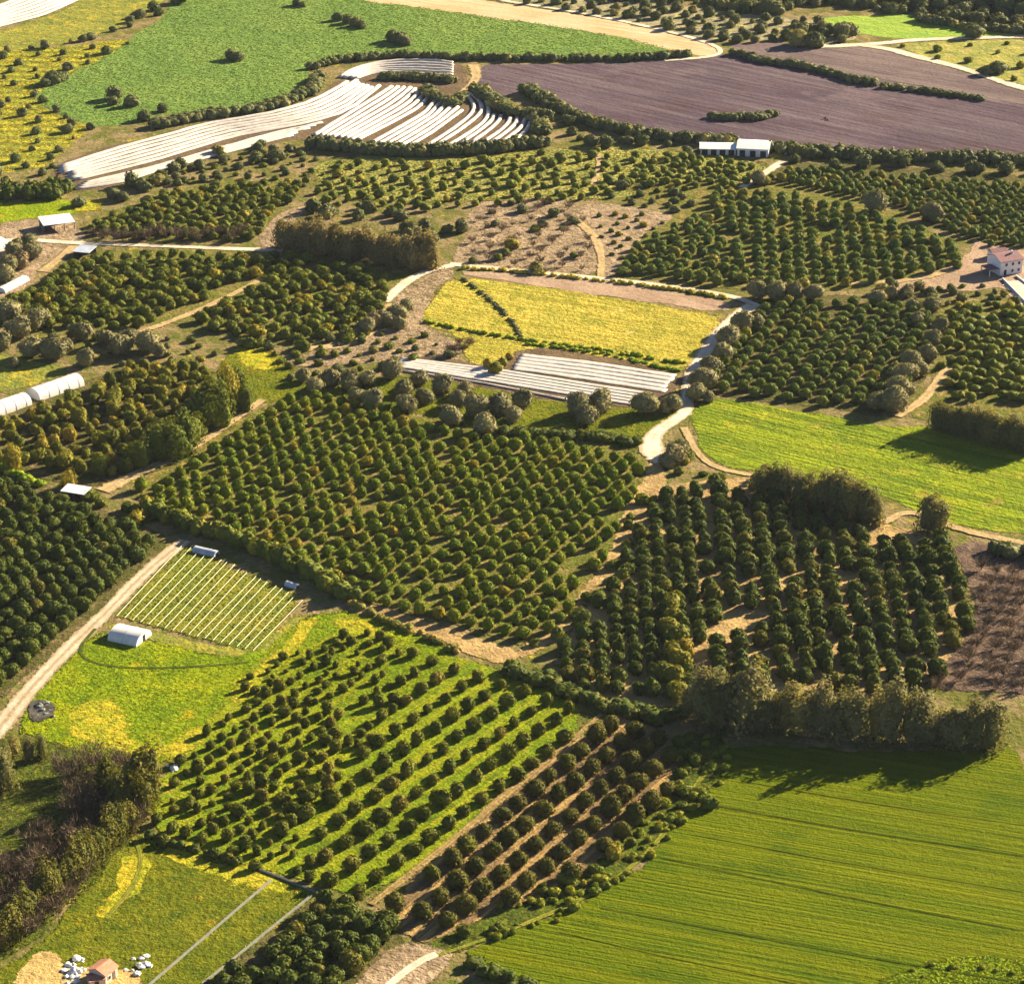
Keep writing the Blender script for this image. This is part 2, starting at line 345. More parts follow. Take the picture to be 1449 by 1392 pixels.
F['pscrub_top'] = [(600, -20), (700, 2), (800, 16), (900, 34), (990, 56), (1030, 60), (1100, 58), (1210, 60), (1211, 46), (1150, 28), (1050, 20), (950, 8), (880, -20)]
F['green_left'] = [(-20, 290), (60, 285), (140, 280), (148, 295), (100, 303), (58, 306), (-20, 318)]
F['yard_left'] = [(-20, 318), (60, 308), (110, 318), (135, 340), (90, 350), (60, 385), (30, 420), (-20, 450)]
F['mid_scrub'] = [(430, 250), (480, 220), (640, 225), (760, 212), (840, 205), (960, 215), (1090, 230), (1060, 262), (960, 262), (840, 285), (660, 285), (500, 285)]
F['clearing'] = [(640, 365), (655, 330), (670, 290), (720, 282), (800, 280), (830, 300), (850, 340), (850, 392), (760, 388), (640, 375)]
F['clearing_rows'] = [(815, 290), (880, 288), (965, 305), (960, 325), (900, 370), (870, 392), (850, 390), (842, 345), (815, 312)]
F['dirt_left_mid'] = [(360, 345), (395, 300), (440, 285), (450, 295), (410, 318), (395, 355)]
F['orch_nw'] = [(105, 318), (160, 300), (230, 268), (330, 255), (420, 255), (430, 275), (400, 290), (365, 335), (330, 343), (240, 342), (130, 332)]
F['orch_w'] = [(-20, 430), (60, 400), (110, 362), (200, 352), (400, 352), (560, 375), (600, 380), (555, 405), (540, 440), (500, 470), (420, 485), (330, 480), (270, 455), (170, 465), (90, 470), (-20, 460)]
F['dirt_mid'] = [(390, 520), (480, 480), (550, 440), (575, 400), (640, 375), (640, 388), (612, 425), (600, 462), (640, 480), (660, 500), (620, 520), (560, 508), (470, 520)]
F['pink_soil'] = [(650, 381), (800, 392), (920, 405), (1045, 428), (1030, 444), (900, 425), (760, 404), (655, 392)]
F['yellow'] = [(636, 391), (760, 405), (900, 427), (1033, 447), (1005, 490), (968, 528), (860, 508), (745, 490), (690, 520), (660, 512), (650, 475), (597, 460), (606, 425)]
F['strip_soil_c'] = [(556, 503), (640, 508), (715, 520), (735, 490), (850, 502), (965, 530), (955, 558), (925, 566), (905, 580), (800, 570), (690, 550), (565, 528)]
F['olive_grass'] = [(560, 530), (690, 552), (800, 572), (900, 580), (960, 570), (970, 590), (925, 605), (910, 640), (800, 625), (690, 610), (600, 590), (450, 560), (330, 580), (280, 570), (330, 490), (390, 495), (430, 540)]
F['bright'] = [(1000, 562), (1100, 577), (1190, 590), (1250, 606), (1330, 600), (1480, 640), (1480, 760), (1400, 752), (1330, 738), (1250, 700), (1080, 668), (1020, 662), (985, 625), (972, 590)]
F['orch_e'] = [(985, 545), (1030, 480), (1062, 435), (1110, 415), (1240, 420), (1310, 420), (1345, 460), (1310, 530), (1262, 592), (1190, 580), (1100, 572), (1000, 562)]
F['orch_ee'] = [(1310, 430), (1480, 420), (1480, 600), (1330, 600), (1275, 590), (1320, 520), (1345, 460)]
F['orch_ne'] = [(870, 390), (900, 340), (965, 300), (880, 270), (900, 255), (1000, 260), (1080, 262), (1150, 250), (1250, 290), (1300, 320), (1350, 340), (1368, 370), (1350, 392), (1240, 405), (1120, 415), (1000, 405)]
F['orch_nne'] = [(1060, 262), (1115, 228), (1200, 232), (1300, 238), (1480, 250), (1480, 350), (1400, 350), (1360, 335), (1300, 310), (1250, 285), (1140, 252)]
F['house_yard'] = [(1250, 398), (1320, 388), (1372, 362), (1372, 335), (1400, 345), (1480, 360), (1480, 440), (1440, 430), (1420, 405), (1370, 415), (1300, 408), (1250, 412)]
F['mixed_w'] = [(-20, 600), (60, 565), (120, 540), (180, 515), (300, 515), (350, 560), (300, 620), (230, 655), (150, 690), (60, 680), (-20, 660)]
F['nw_of_green'] = [(-20, 500), (30, 505), (110, 525), (40, 548), (-20, 560)]
F['orch_c'] = [(180, 695), (250, 655), (330, 600), (392, 563), (455, 555), (600, 590), (700, 612), (810, 618), (905, 640), (920, 668), (890, 720), (868, 790), (800, 882), (742, 916), (620, 880), (505, 850), (430, 805), (330, 760), (240, 722)]
F['orch_l'] = [(-20, 660), (50, 680), (120, 712), (190, 735), (248, 765), (160, 850), (80, 925), (-20, 1010)]
F['orch_r'] = [(930, 690), (1000, 680), (1080, 675), (1240, 745), (1340, 755), (1365, 850), (1385, 885), (1320, 970), (1240, 990), (1100, 975), (980, 1010), (790, 975), (790, 905), (870, 815), (900, 740)]
F['orch_bare'] = [(1340, 760), (1480, 780), (1480, 990), (1420, 980), (1300, 975), (1385, 885), (1365, 820)]
F['crop'] = [(262, 772), (428, 846), (362, 928), (165, 872)]
F['crop_edge'] = [(415, 870), (440, 872), (400, 930), (362, 942), (150, 892), (160, 880), (358, 925)]
F['dirt_wedge'] = [(495, 852), (620, 882), (720, 918), (745, 925), (725, 945), (640, 915), (560, 885), (495, 865)]
F['dirt_e_of_c'] = [(925, 650), (950, 690), (905, 740), (880, 800), (830, 850), (800, 900), (740, 935), (735, 918), (790, 885), (862, 790), (885, 720), (915, 668)]
F['meadow'] = [(30, 1000), (90, 930), (140, 895), (360, 935), (430, 872), (500, 862), (640, 915), (650, 960), (500, 1000), (350, 960), (260, 1075), (170, 1085), (30, 1040)]
F['orch_g'] = [(330, 960), (440, 905), (500, 885), (640, 930), (740, 950), (850, 1010), (700, 1135), (525, 1280), (455, 1255), (345, 1225), (205, 1180), (235, 1080), (300, 1010)]
F['orch_d'] = [(848, 1008), (955, 1035), (965, 1100), (900, 1185), (830, 1245), (700, 1300), (640, 1325), (590, 1340), (520, 1278)]
F['verge'] = [(955, 1030), (1040, 1050), (1025, 1090), (985, 1140), (925, 1200), (850, 1262), (700, 1330), (640, 1350), (590, 1345), (650, 1315), (760, 1262), (850, 1225), (915, 1150), (955, 1095)]
F['wheat'] = [(1035, 1052), (1200, 1060), (1500, 1056), (1500, 1440), (720, 1440), (690, 1392), (640, 1348), (700, 1328), (850, 1264), (930, 1198), (990, 1140), (1020, 1095)]
F['corner'] = [(1180, 1430), (1250, 1385), (1330, 1356), (1400, 1352), (1500, 1370), (1500, 1440)]
F['meadow_sw'] = [(200, 1180), (345, 1225), (450, 1262), (330, 1360), (260, 1440), (-30, 1440), (-30, 1390), (60, 1340), (130, 1240)]
F['sand'] = [(10, 1440), (30, 1365), (60, 1340), (88, 1345), (95, 1365), (180, 1372), (205, 1380), (195, 1440)]
F['orch_s'] = [(445, 1270), (475, 1262), (560, 1305), (590, 1350), (480, 1440), (270, 1440), (330, 1370)]
F['dirt_s'] = [(560, 1330), (620, 1340), (640, 1355), (600, 1400), (560, 1440), (470, 1440), (500, 1385)]
F['grove_sw'] = [(-30, 1040), (60, 1040), (170, 1080), (230, 1090), (190, 1190), (120, 1260), (30, 1340), (-30, 1380)]
FLD = [('pasture', 'far_pasture', GREEN_FAR), ('stubble_field', 'tan', TAN), ('yellow_meadow', 'yellow_top', YELGR), ('flower_meadow', 'flower', FLOWER),
       ('plastic_covered_field', 'strip_soil_w', SOIL), ('ploughed_field', 'purple', PURPLE), ('pale_ploughed_field', 'pale_purple', PALESOIL),
       ('bright_field', 'lime_top', LIME), ('scrub_field', 'yscrub_top', YSCRUB), ('pale_scrubland', 'pscrub_top', PSCRUB), ('small_green_field', 'green_left', MEADOW),
       ('farm_yard', 'yard_left', CLEARING), ('scrubland', 'mid_scrub', YSCRUB), ('brown_clearing', 'clearing', CLEARING), ('planted_clearing', 'clearing_rows', CLEARING),
       ('dirt_patch', 'dirt_left_mid', CLEARING), ('orchard_ground', 'orch_nw', ORCHFLOOR_W), ('orchard_ground', 'orch_w', ORCHFLOOR_W), ('dirt_ground', 'dirt_mid', CLEARING),
       ('soil_strip', 'pink_soil', PINKSOIL), ('yellow_field', 'yellow', YELLOW), ('soil_strip', 'strip_soil_c', SOIL), ('grassland', 'olive_grass', MEADOW2),
       ('green_field', 'bright', BRIGHT), ('orchard_ground', 'orch_e', ORCHFLOOR_D), ('orchard_ground', 'orch_ee', ORCHFLOOR_W), ('orchard_ground', 'orch_ne', ORCHFLOOR_W),
       ('orchard_ground', 'orch_nne', ORCHFLOOR_D), ('house_yard', 'house_yard', PINKSOIL), ('orchard_ground', 'mixed_w', ORCHFLOOR_D), ('dry_field', 'nw_of_green', YELGR),
       ('orchard_ground', 'orch_c', ORCHFLOOR_W), ('orchard_ground', 'orch_l', ORCHFLOOR_D), ('orchard_ground', 'orch_r', ORCHFLOOR_P), ('orchard_ground', 'orch_bare', PURPBARE),
       ('grassland', 'crop_edge', RTAN if False else YELGR), ('crop_plot', 'crop', CROP), ('dirt_ground', 'dirt_wedge', ORCHFLOOR_P), ('dirt_ground', 'dirt_e_of_c', ORCHFLOOR_P),
       ('meadow', 'meadow', MEADOW), ('orchard_ground', 'orch_g', GRASSORCH), ('orchard_ground', 'orch_d', DRYORCH), ('verge', 'verge', DARKGRASS), ('wheat_field', 'wheat', WHEAT),
       ('meadow', 'corner', MEADOW), ('grove_ground', 'grove_sw', DARKGRASS), ('meadow', 'meadow_sw', MEADOW2), ('sandy_yard', 'sand', SAND), ('orchard_ground', 'orch_s', ORCHFLOOR_D), ('dirt_ground', 'dirt_s', CLEARING)]
for nm, key, mt in FLD: field(nm, F[key], mt, rounds=0 if key in ('crop',) else 1)

YP = ([(92, 1000), (140, 985), (165, 1010), (170, 1045), (235, 1062), (290, 1022), (300, 1040), (245, 1080), (150, 1070), (95, 1040)], [(425, 878), (450, 870), (440, 900), (400, 930), (375, 960), (340, 1000), (320, 990), (360, 940)],
          [(460, 880), (500, 868), (560, 893), (520, 905)], [(210, 1180), (340, 1225), (440, 1262), (380, 1270), (250, 1220)], [(185, 1200), (205, 1210), (195, 1262), (150, 1300), (140, 1290), (175, 1250)], [(330, 490), (390, 497), (400, 520), (350, 530)], [(230, 296), (250, 300)] and [(100, 284), (140, 282), (145, 298), (108, 300)])
for q in YP:
    field('yellow_weed_patch', q, YPATCH, jit=1.4, rim=4.0)
# --- roads and tracks
road('dirt_road', [(-25, 1060), (0, 1030), (40, 978), (95, 920), (150, 868), (205, 810), (262, 765)], 5.2, RMAT, w2=4.6)
road('dirt_road', [(935, 655), (922, 640), (922, 618), (945, 600), (972, 585), (972, 560), (985, 520), (1010, 480), (1040, 450), (1068, 430)], 6.5, RPALE, w2=5.5)
road('dirt_road', [(1070, 432), (1040, 420), (960, 408), (860, 395), (760, 386), (690, 379), (636, 374)], 4.5, RPALE, w2=4)
road('dirt_road', [(640, 376), (600, 385), (570, 402), (545, 428)], 4.0, RPALE)
road('dirt_road', [(-20, 345), (30, 338), (80, 343), (150, 346), (240, 349), (310, 352), (400, 355)], 4.0, RPALE)
road('dirt_road', [(60, 385), (90, 362), (105, 348)], 5.0, RTAN)
road('dirt_road', [(968, 605), (985, 640), (1010, 662), (1060, 672), (1090, 678)], 2.6, RTAN)
road('dirt_road', [(1050, 266), (1075, 250), (1108, 229)], 4.0, RPALE)
road('dirt_road', [(1160, 66), (1205, 65), (1250, 62), (1300, 56), (1480, 52)], 6.0, RPALE)
road('dirt_road', [(1215, 64), (1260, 70), (1294, 80), (1363, 97), (1415, 116), (1480, 134)], 6.0, RPALE)
road('dirt_track', [(940, 86), (1000, 82), (1022, 76), (1015, 66), (980, 54), (900, 34), (800, 15), (700, 0), (640, -12)], 4.0, RPALE)
road('dirt_track', [(145, 695), (200, 668), (260, 642), (310, 610), (372, 566)], 6.0, RTAN, w2=3.5)
road('dirt_track', [(670, 92), (676, 110), (660, 128), (652, 135)], 6.0, RTAN)
road('dirt_track', [(815, 312), (840, 332), (852, 360), (850, 392)], 4.0, RTAN)
road('dirt_track', [(845, 215), (850, 235), (838, 262)], 3.5, RTAN)
road('dirt_track', [(530, 1410), (590, 1362), (618, 1350)], 2.4, RPALE)
road('dirt_track', [(620, 1352), (720, 1318), (850, 1262), (925, 1200), (960, 1150), (1000, 1090)], 1.5, RGRASS)
road('dirt_track', [(150, 1300), (190, 1255), (202, 1215), (190, 1185)], 1.4, RGRASS)
road('dirt_track', [(135, 890), (105, 925), (150, 945), (250, 946), (350, 938)], 1.1, RDARK)
road('dirt_track', [(525, 1280), (600, 1222), (700, 1140), (850, 1012)], 2.0, RROUGH)
road('dirt_track', [(430, 495), (500, 488), (540, 460), (548, 430)], 5.0, RTAN)
road('dirt_track', [(170, 480), (230, 460), (300, 432), (372, 395)], 3.6, RTAN)
road('dirt_track', [(1270, 590), (1310, 565), (1330, 535), (1345, 520)], 4.0, RTAN)
road('dirt_track', [(1250, 740), (1290, 720), (1360, 752), (1480, 775)], 4.0, RTAN)
road('dirt_track', [(1200, 402), (1290, 398), (1350, 382)], 4.0, RTAN)
road('dirt_track', [(440, 198), (500, 206), (600, 214)], 2.5, RTAN)

TRAM = FM('crushed_wheat', (0.13, 0.145, 0.004), (0.10, 0.12, 0.003), 6, fine=0.6, fine_amt=0.6, bump=0.4)
TRAMD = FM('wheel_line', (0.04, 0.062, 0.003), (0.055, 0.08, 0.003), 6, fine=0.6, fine_amt=0.6, bump=0.4)
for a_, b_, m_ in (((985, 1182), (1449, 1262), TRAM), ((940, 1215), (1449, 1318), TRAMD), ((1050, 1105), (1449, 1168), TRAM), ((850, 1285), (1449, 1392), TRAMD), ((1010, 1140), (1449, 1212), TRAMD), ((790, 1318), (1130, 1392), TRAM)):
    road('wheel_track', [a_, ((a_[0] + b_[0]) / 2, (a_[1] + b_[1]) / 2 + 3), b_], .45, m_)
# ------------------------------------------------------------------ crowns
def ico(sub):
    t = (1 + 5 ** .5) / 2
    v = [(-1, t, 0), (1, t, 0), (-1, -t, 0), (1, -t, 0), (0, -1, t), (0, 1, t), (0, -1, -t), (0, 1, -t), (t, 0, -1), (t, 0, 1), (-t, 0, -1), (-t, 0, 1)]
    f = [(0, 11, 5), (0, 5, 1), (0, 1, 7), (0, 7, 10), (0, 10, 11), (1, 5, 9), (5, 11, 4), (11, 10, 2), (10, 7, 6), (7, 1, 8), (3, 9, 4), (3, 4, 2), (3, 2, 6), (3, 6, 8), (3, 8, 9), (4, 9, 5), (2, 4, 11), (6, 2, 10), (8, 6, 7), (9, 8, 1)]
    for _ in range(sub):
        c = {}; nf = []
        def mid(a, b):
            k = (min(a, b), max(a, b))
            if k not in c:
                v.append(tuple((v[a][i] + v[b][i]) / 2 for i in range(3))); c[k] = len(v) - 1
            return c[k]
        for a, b, d in f:
            x, y, z = mid(a, b), mid(b, d), mid(d, a); nf += [(a, x, z), (b, y, x), (d, z, y), (x, y, z)]
        f = nf
    v = np.array(v); v /= np.linalg.norm(v, axis=1)[:, None]
    return v, np.array(f)
ICO = {s: ico(s) for s in (1, 2, 3)}
def crown(r, sub=2, rx=1.0, rz=1.0, h0=0.4, lumps=14, amp=0.3, leaves=110, leaf=0.5, spread=1.06, core=True, square=0.8, cs=0.84):
    """irregular leafy crown standing on z=h0: lumpy body plus loose leaf sprays; returns verts, tris"""
    d, f = ICO[sub]; d = d.copy()
    ld = r.normal(size=(lumps, 3)); ld /= np.linalg.norm(ld, axis=1)[:, None]
    la = r.uniform(-0.5, 1.0, lumps) * amp; lk = r.uniform(5, 14, lumps)
    def rad(q):
        s = np.ones(len(q))
        for i in range(lumps): s += la[i] * np.exp(lk[i] * (q @ ld[i] - 1))
        return s
    el = 1 + r.uniform(-.12, .12)
    def put(q, s):
        p = q * s[:, None]
        z = np.sign(p[:, 2]) * np.abs(p[:, 2]) ** square
        w = 1 - 0.25 * np.clip(z, 0, 1) ** 2
        return np.c_[p[:, 0] * rx * el * w, p[:, 1] * rx / el * w, (z + 0.85) * rz + h0]
    V = []; F_ = []; n0 = 0
    if core:
        V.append(put(d, rad(d) * (1 + r.normal(0, 0.06, len(d))) * cs)); F_.append(f); n0 = len(d)
    q = r.normal(size=(leaves, 3)); q[:, 2] = q[:, 2] * 0.9 + 0.25; q /= np.linalg.norm(q, axis=1)[:, None]
    c = put(q, rad(q) * r.uniform(0.80, spread, leaves))
    a = r.normal(size=(leaves, 3)); a /= np.linalg.norm(a, axis=1)[:, None]
    a -= q * (np.sum(a * q, 1) * .75)[:, None]; a /= np.linalg.norm(a, axis=1)[:, None]
    b = np.cross(a, q + r.normal(0, .45, (leaves, 3))); b /= np.linalg.norm(b, axis=1)[:, None]
    s = (leaf * r.uniform(0.6, 1.5, leaves))[:, None]
    Q = np.stack([c - a * s * .5, c + b * s * .42, c + a * s * .5, c - b * s * .42], 1).reshape(-1, 3)
    i0 = n0 + np.arange(leaves) * 4
    F_.append(np.stack([i0, i0 + 1, i0 + 2], 1)); F_.append(np.stack([i0, i0 + 2, i0 + 3], 1))
    V.append(Q)
    V = np.concatenate(V); F_ = np.concatenate(F_)
    V[:, 2] = np.maximum(V[:, 2], 0.02)
    return V, F_
def tube(a, b, ra, rb, k=5):
    a = np.array(a, float); b = np.array(b, float); ax = b - a; ax /= np.linalg.norm(ax)
    u = np.cross(ax, (0.3, 0.9, 0.1)); u /= np.linalg.norm(u); w = np.cross(ax, u)
    V = []
    for c, r_ in ((a, ra), (b, rb)):
        for i in range(k):
            t = 2 * math.pi * i / k; V.append(c + (u * math.cos(t) + w * math.sin(t)) * r_)
    F_ = []
    for i in range(k):
        j = (i + 1) % k; F_ += [(i, j, k + j), (i, k + j, k + i)]
    return np.array(V), np.array(F_)
def merge(parts):
    V = []; F_ = []; n = 0
    for v, f in parts: V.append(v); F_.append(np.asarray(f) + n); n += len(v)
    return np.concatenate(V), np.concatenate(F_)
def trunk(r, h, w, limbs=3, spread=0.8):
    top = np.array((r.normal(0, .1), r.normal(0, .1), h * 0.45)); ps = [tube((0, 0, -0.1), top, w, w * 0.7)]
    for i in range(limbs):
        t = 2 * math.pi * (i + r.random()) / limbs
        ps.append(tube(top - (0, 0, .1), (math.cos(t) * spread, math.sin(t) * spread, h * r.uniform(.75, .95)), w * 0.6, w * 0.2, 4))
    return merge(ps)
def bare_crown(r, rx, h, limbs=9, twigs=170):
    ps = []; tips = []
    for i in range(limbs):
        t = 2 * math.pi * (i + r.random() * .8) / limbs; e = r.uniform(.35, 1.0)
        tip = np.array((math.cos(t) * rx * e, math.sin(t) * rx * e, h * r.uniform(.6, 1.0)))
        ps.append(tube((0, 0, h * .25), tip, .08, .03, 3)); tips.append(tip)
    V, F_ = merge(ps)
    base = np.array(tips)[r.integers(0, limbs, twigs)] * r.uniform(.45, 1.05, (twigs, 1)) + r.normal(0, rx * .12, (twigs, 3))
    base[:, 2] = np.maximum(base[:, 2], h * .25)
    out = base / (np.linalg.norm(base, axis=1)[:, None] + .01) + r.normal(0, .6, (twigs, 3)); out[:, 2] += .35
    out /= np.linalg.norm(out, axis=1)[:, None]
    sd_ = np.cross(out, r.normal(size=(twigs, 3))); sd_ /= np.linalg.norm(sd_, axis=1)[:, None]
    L = r.uniform(.5, 1.2, (twigs, 1)) * rx * .3
    Q = np.stack([base - sd_ * .07, base + sd_ * .07, base + out * L], 1).reshape(-1, 3)
    return merge([(V, F_), (Q, np.arange(twigs * 3).reshape(-1, 3))])

BARK = plain('bark', (0.09, 0.065, 0.045), 0.9)
class Kind:
    """tree kind: several crown shapes with their trunks, shared by all copies"""
    def __init__(s, name, mat, nvar=6, parts=True, trunkw=0.13, bare=False, seed=1, **kw):
        s.name, s.mat, s.parts = name, mat, parts; s.var = []; r = np.random.default_rng(seed)
        for i in range(nvar):
            if bare: V, F_ = bare_crown(r, kw['rx'], kw['h'], kw.get('limbs', 9), kw.get('twigs', 170)); hh = kw['h']
            else: V, F_ = crown(r, **kw); hh = kw.get('h0', .4) + kw.get('rz', 1)
            T = trunk(r, hh, trunkw, 3, kw['rx'] * .5)
            rnd = np.full(len(V), r.random())
            if parts:
                s.var.append((mesh_np(name + '_crown', V, F_, [mat], rnd), mesh_np(name + '_trunk', T[0], T[1], [BARK]), V, F_))
            else:
                VV, FF = merge([(V, F_), T]); mi = np.r_[np.zeros(len(F_)), np.ones(len(T[1]))]
                s.var.append((mesh_np(name, VV, FF, [mat, BARK], np.r_[rnd, np.zeros(len(T[0]))], mi), None, VV, FF))
    def place(s, x, y, sc=1.0, label=None, cat='tree', group=None, zs=1.0, z=0.0, xs=1.0):
        me, tr, _, _ = s.var[random.randrange(len(s.var))]; rz = random.uniform(0, 6.28); S3 = (sc * xs, sc * random.uniform(.9, 1.1), sc * zs)
        if s.parts:
            e = empty(s.name, (x, y, z), rz); e.scale = S3
            link('crown', me, e); link('trunk', tr, e)
        else: e = link(s.name, me, None, (x, y, z), rz, S3)
        tag(e, label, cat, group); return e
    def joined(s, name, pts, sizes, label, group=None):
        V = []; F_ = []; rn = []; mi = []; n = 0
        for (x, y), sc in zip(pts, sizes):
            _, _, v, f = s.var[random.randrange(len(s.var))]; a = random.uniform(0, 6.28); ca, sa = math.cos(a), math.sin(a)
            w = v * sc; V.append(np.c_[w[:, 0] * ca - w[:, 1] * sa + x, w[:, 0] * sa + w[:, 1] * ca + y, w[:, 2]])
            F_.append(f + n); n += len(v); rn.append(np.full(len(v), random.random()))
        o = link(name, mesh_np(name, np.concatenate(V), np.concatenate(F_), [s.mat], np.concatenate(rn)))
        return tag(o, label, 'trees', group, 'stuff')

LM = {}
LM['grove'] = leaf_mat('grove_leaves', (0.26, 0.21, 0.085), (0.20, 0.175, 0.06), None, transl=0.35, tcol=(1.3, 1.2, 0.8))
LM['gbush'] = leaf_mat('weedy_bush_leaves', (0.13, 0.17, 0.012), (0.22, 0.22, 0.015), (0.09, 0.12, 0.01))
LM['citrus'] = leaf_mat('citrus_leaves', (0.11, 0.155, 0.008), (0.16, 0.185, 0.010), (0.22, 0.185, 0.014))
LM['dark'] = leaf_mat('dark_leaves', (0.055, 0.078, 0.012), (0.085, 0.105, 0.013), (0.12, 0.115, 0.016))
LM['far'] = leaf_mat('far_leaves', (0.085, 0.124, 0.022), (0.122, 0.153, 0.023), (0.207, 0.189, 0.027))
LM['olive'] = leaf_mat('olive_leaves', (0.171, 0.159, 0.068), (0.232, 0.206, 0.090), (0.256, 0.189, 0.090), tcol=(1.3, 1.3, 0.9))
LM['grass'] = leaf_mat('young_leaves', (0.085, 0.104, 0.009), (0.128, 0.132, 0.013), (0.171, 0.147, 0.023))
LM['dry'] = leaf_mat('brownish_green_leaves', (0.073, 0.076, 0.011), (0.104, 0.097, 0.014), (0.110, 0.118, 0.011), tcol=(1.8, 1.6, 0.6))
LM['autumn'] = leaf_mat('autumn_leaves', (0.19, 0.175, 0.018), (0.095, 0.115, 0.015), (0.27, 0.21, 0.025))
LM['yg'] = leaf_mat('yellow_green_leaves', (0.14, 0.155, 0.016), (0.085, 0.11, 0.014), (0.24, 0.20, 0.02))
LM['break'] = leaf_mat('windbreak_leaves', (0.20, 0.18, 0.07), (0.13, 0.135, 0.04), (0.24, 0.21, 0.06), transl=0.3, tcol=(1.4, 1.3, 0.7))
LM['poplar'] = leaf_mat('poplar_leaves', (0.15, 0.135, 0.022), (0.10, 0.11, 0.018), None, transl=0.3, tcol=(1.4, 1.3, 0.7))
LM['bare'] = leaf_mat('bare_twigs', (0.15, 0.105, 0.062), (0.11, 0.08, 0.05), None, transl=0.1, tcol=(1, 1, 1))
LM['bush'] = leaf_mat('bush_leaves', (0.085, 0.105, 0.032), (0.14, 0.145, 0.06), (0.22, 0.20, 0.06))
LM['weed'] = leaf_mat('weed_leaves', (0.13, 0.20, 0.008), (0.22, 0.27, 0.010), (0.34, 0.33, 0.012))
LM['weed2'] = leaf_mat('dry_weed_leaves', (0.20, 0.175, 0.03), (0.13, 0.14, 0.02), (0.34, 0.25, 0.06))
LM['oweed'] = leaf_mat('orchard_weed_leaves', (0.10, 0.165, 0.008), (0.17, 0.215, 0.010), (0.26, 0.24, 0.012))
LM['wheat'] = leaf_mat('wheat_blades', (0.058, 0.085, 0.002), (0.088, 0.11, 0.003), None)
LM['barley'] = leaf_mat('barley_blades', (0.20, 0.25, 0.012), (0.25, 0.28, 0.015), None)
LM['yflower'] = leaf_mat('yellow_flowers', (0.50, 0.40, 0.05), (0.38, 0.33, 0.045), (0.20, 0.22, 0.03))

K = {}
K['citrus'] = Kind('citrus_tree', LM['citrus'], rx=1.95, rz=1.75, h0=.3, leaves=300, leaf=.55, seed=2, nvar=8)
K['left'] = Kind('broad_citrus_tree', LM['dark'], rx=2.15, rz=1.9, h0=.3, leaves=320, leaf=.58, seed=3, nvar=8)
K['row'] = Kind('row_planted_tree', LM['dark'], rx=2.15, rz=2.1, h0=.3, leaves=320, leaf=.6, amp=.45, seed=4, nvar=8)
K['dry'] = Kind('spaced_orchard_tree', LM['dry'], rx=2.35, rz=1.95, h0=.4, sub=3, leaves=520, leaf=.48, seed=5, nvar=8)
K['young'] = Kind('young_orchard_tree', LM['grass'], rx=1.5, rz=1.35, h0=.2, leaves=280, leaf=.46, amp=.4, seed=6, nvar=8, trunkw=.1)
K['east'] = Kind('dome_orchard_tree', LM['far'], rx=2.15, rz=1.75, h0=.3, leaves=240, leaf=.6, seed=7, nvar=7, parts=False)
K['ne'] = Kind('hill_orchard_tree', LM['far'], rx=2.2, rz=1.9, h0=.3, leaves=220, leaf=.62, amp=.4, seed=8, nvar=7, parts=False)
K['nne'] = Kind('distant_citrus_tree', LM['far'], rx=2.1, rz=1.8, h0=.3, leaves=180, leaf=.62, seed=9, nvar=6, parts=False)
K['west'] = Kind('mixed_orchard_tree', LM['yg'], rx=2.3, rz=1.7, h0=.3, leaves=240, leaf=.6, amp=.5, seed=10, nvar=7, parts=False)
K['west2'] = Kind('diagonal_row_tree', LM['yg'], rx=2.3, rz=1.7, h0=.3, leaves=240, leaf=.6, amp=.5, seed=31, nvar=6, parts=False)
K['scatter'] = Kind('scattered_fruit_tree', LM['yg'], rx=2.0, rz=1.6, h0=.3, leaves=90, leaf=.5, amp=.5, seed=12, nvar=6, parts=False)
K['autumn'] = Kind('yellowing_fruit_tree', LM['autumn'], rx=2.2, rz=2.3, h0=.3, leaves=320, leaf=.6, amp=.6, seed=13, nvar=7)
K['olive'] = Kind('olive_tree', LM['olive'], sub=3, rx=3.4, rz=2.9, h0=.6, leaves=600, leaf=.65, amp=.45, lumps=22, seed=14, nvar=7, trunkw=.3)
K['break'] = Kind('windbreak_tree', LM['break'], sub=3, rx=2.9, rz=6.4, h0=1.2, leaves=1500, leaf=.8, amp=.8, lumps=40, spread=1.28, cs=.62, seed=15, nvar=6, trunkw=.3, square=.7)
K['poplar'] = Kind('poplar_tree', LM['poplar'], sub=3, rx=2.2, rz=5.6, h0=1.0, leaves=1000, leaf=.7, amp=.7, lumps=30, spread=1.28, cs=.62, seed=16, nvar=6, trunkw=.22, square=.8)
K['grove'] = Kind('grove_poplar_tree', LM['grove'], sub=3, rx=2.5, rz=5.0, h0=.8, leaves=1000, leaf=.75, amp=.7, lumps=30, spread=1.28, cs=.62, seed=44, nvar=6, trunkw=.22)
K['green_tall'] = Kind('tall_green_tree', LM['yg'], sub=3, rx=3.6, rz=5.6, h0=.5, leaves=1300, leaf=.75, amp=.7, lumps=34, spread=1.2, cs=.7, seed=17, nvar=5, trunkw=.3)
K['bare'] = Kind('bare_tree', LM['bare'], bare=True, rx=3.4, h=5.0, limbs=14, twigs=900, seed=18, nvar=6, trunkw=.2)
K['smallbare'] = Kind('bare_fruit_tree', LM['bare'], bare=True, rx=2.2, h=3.0, limbs=10, twigs=420, seed=19, nvar=6, trunkw=.14)
K['bush'] = Kind('bush', LM['bush'], rx=2.2, rz=1.7, h0=0.0, leaves=240, leaf=.6, amp=.5, seed=20, nvar=8, parts=False)
K['shrub'] = Kind('roadside_shrub', LM['yg'], rx=1.5, rz=1.1, h0=0.0, leaves=220, leaf=.45, amp=.7, seed=21, nvar=8, parts=False)
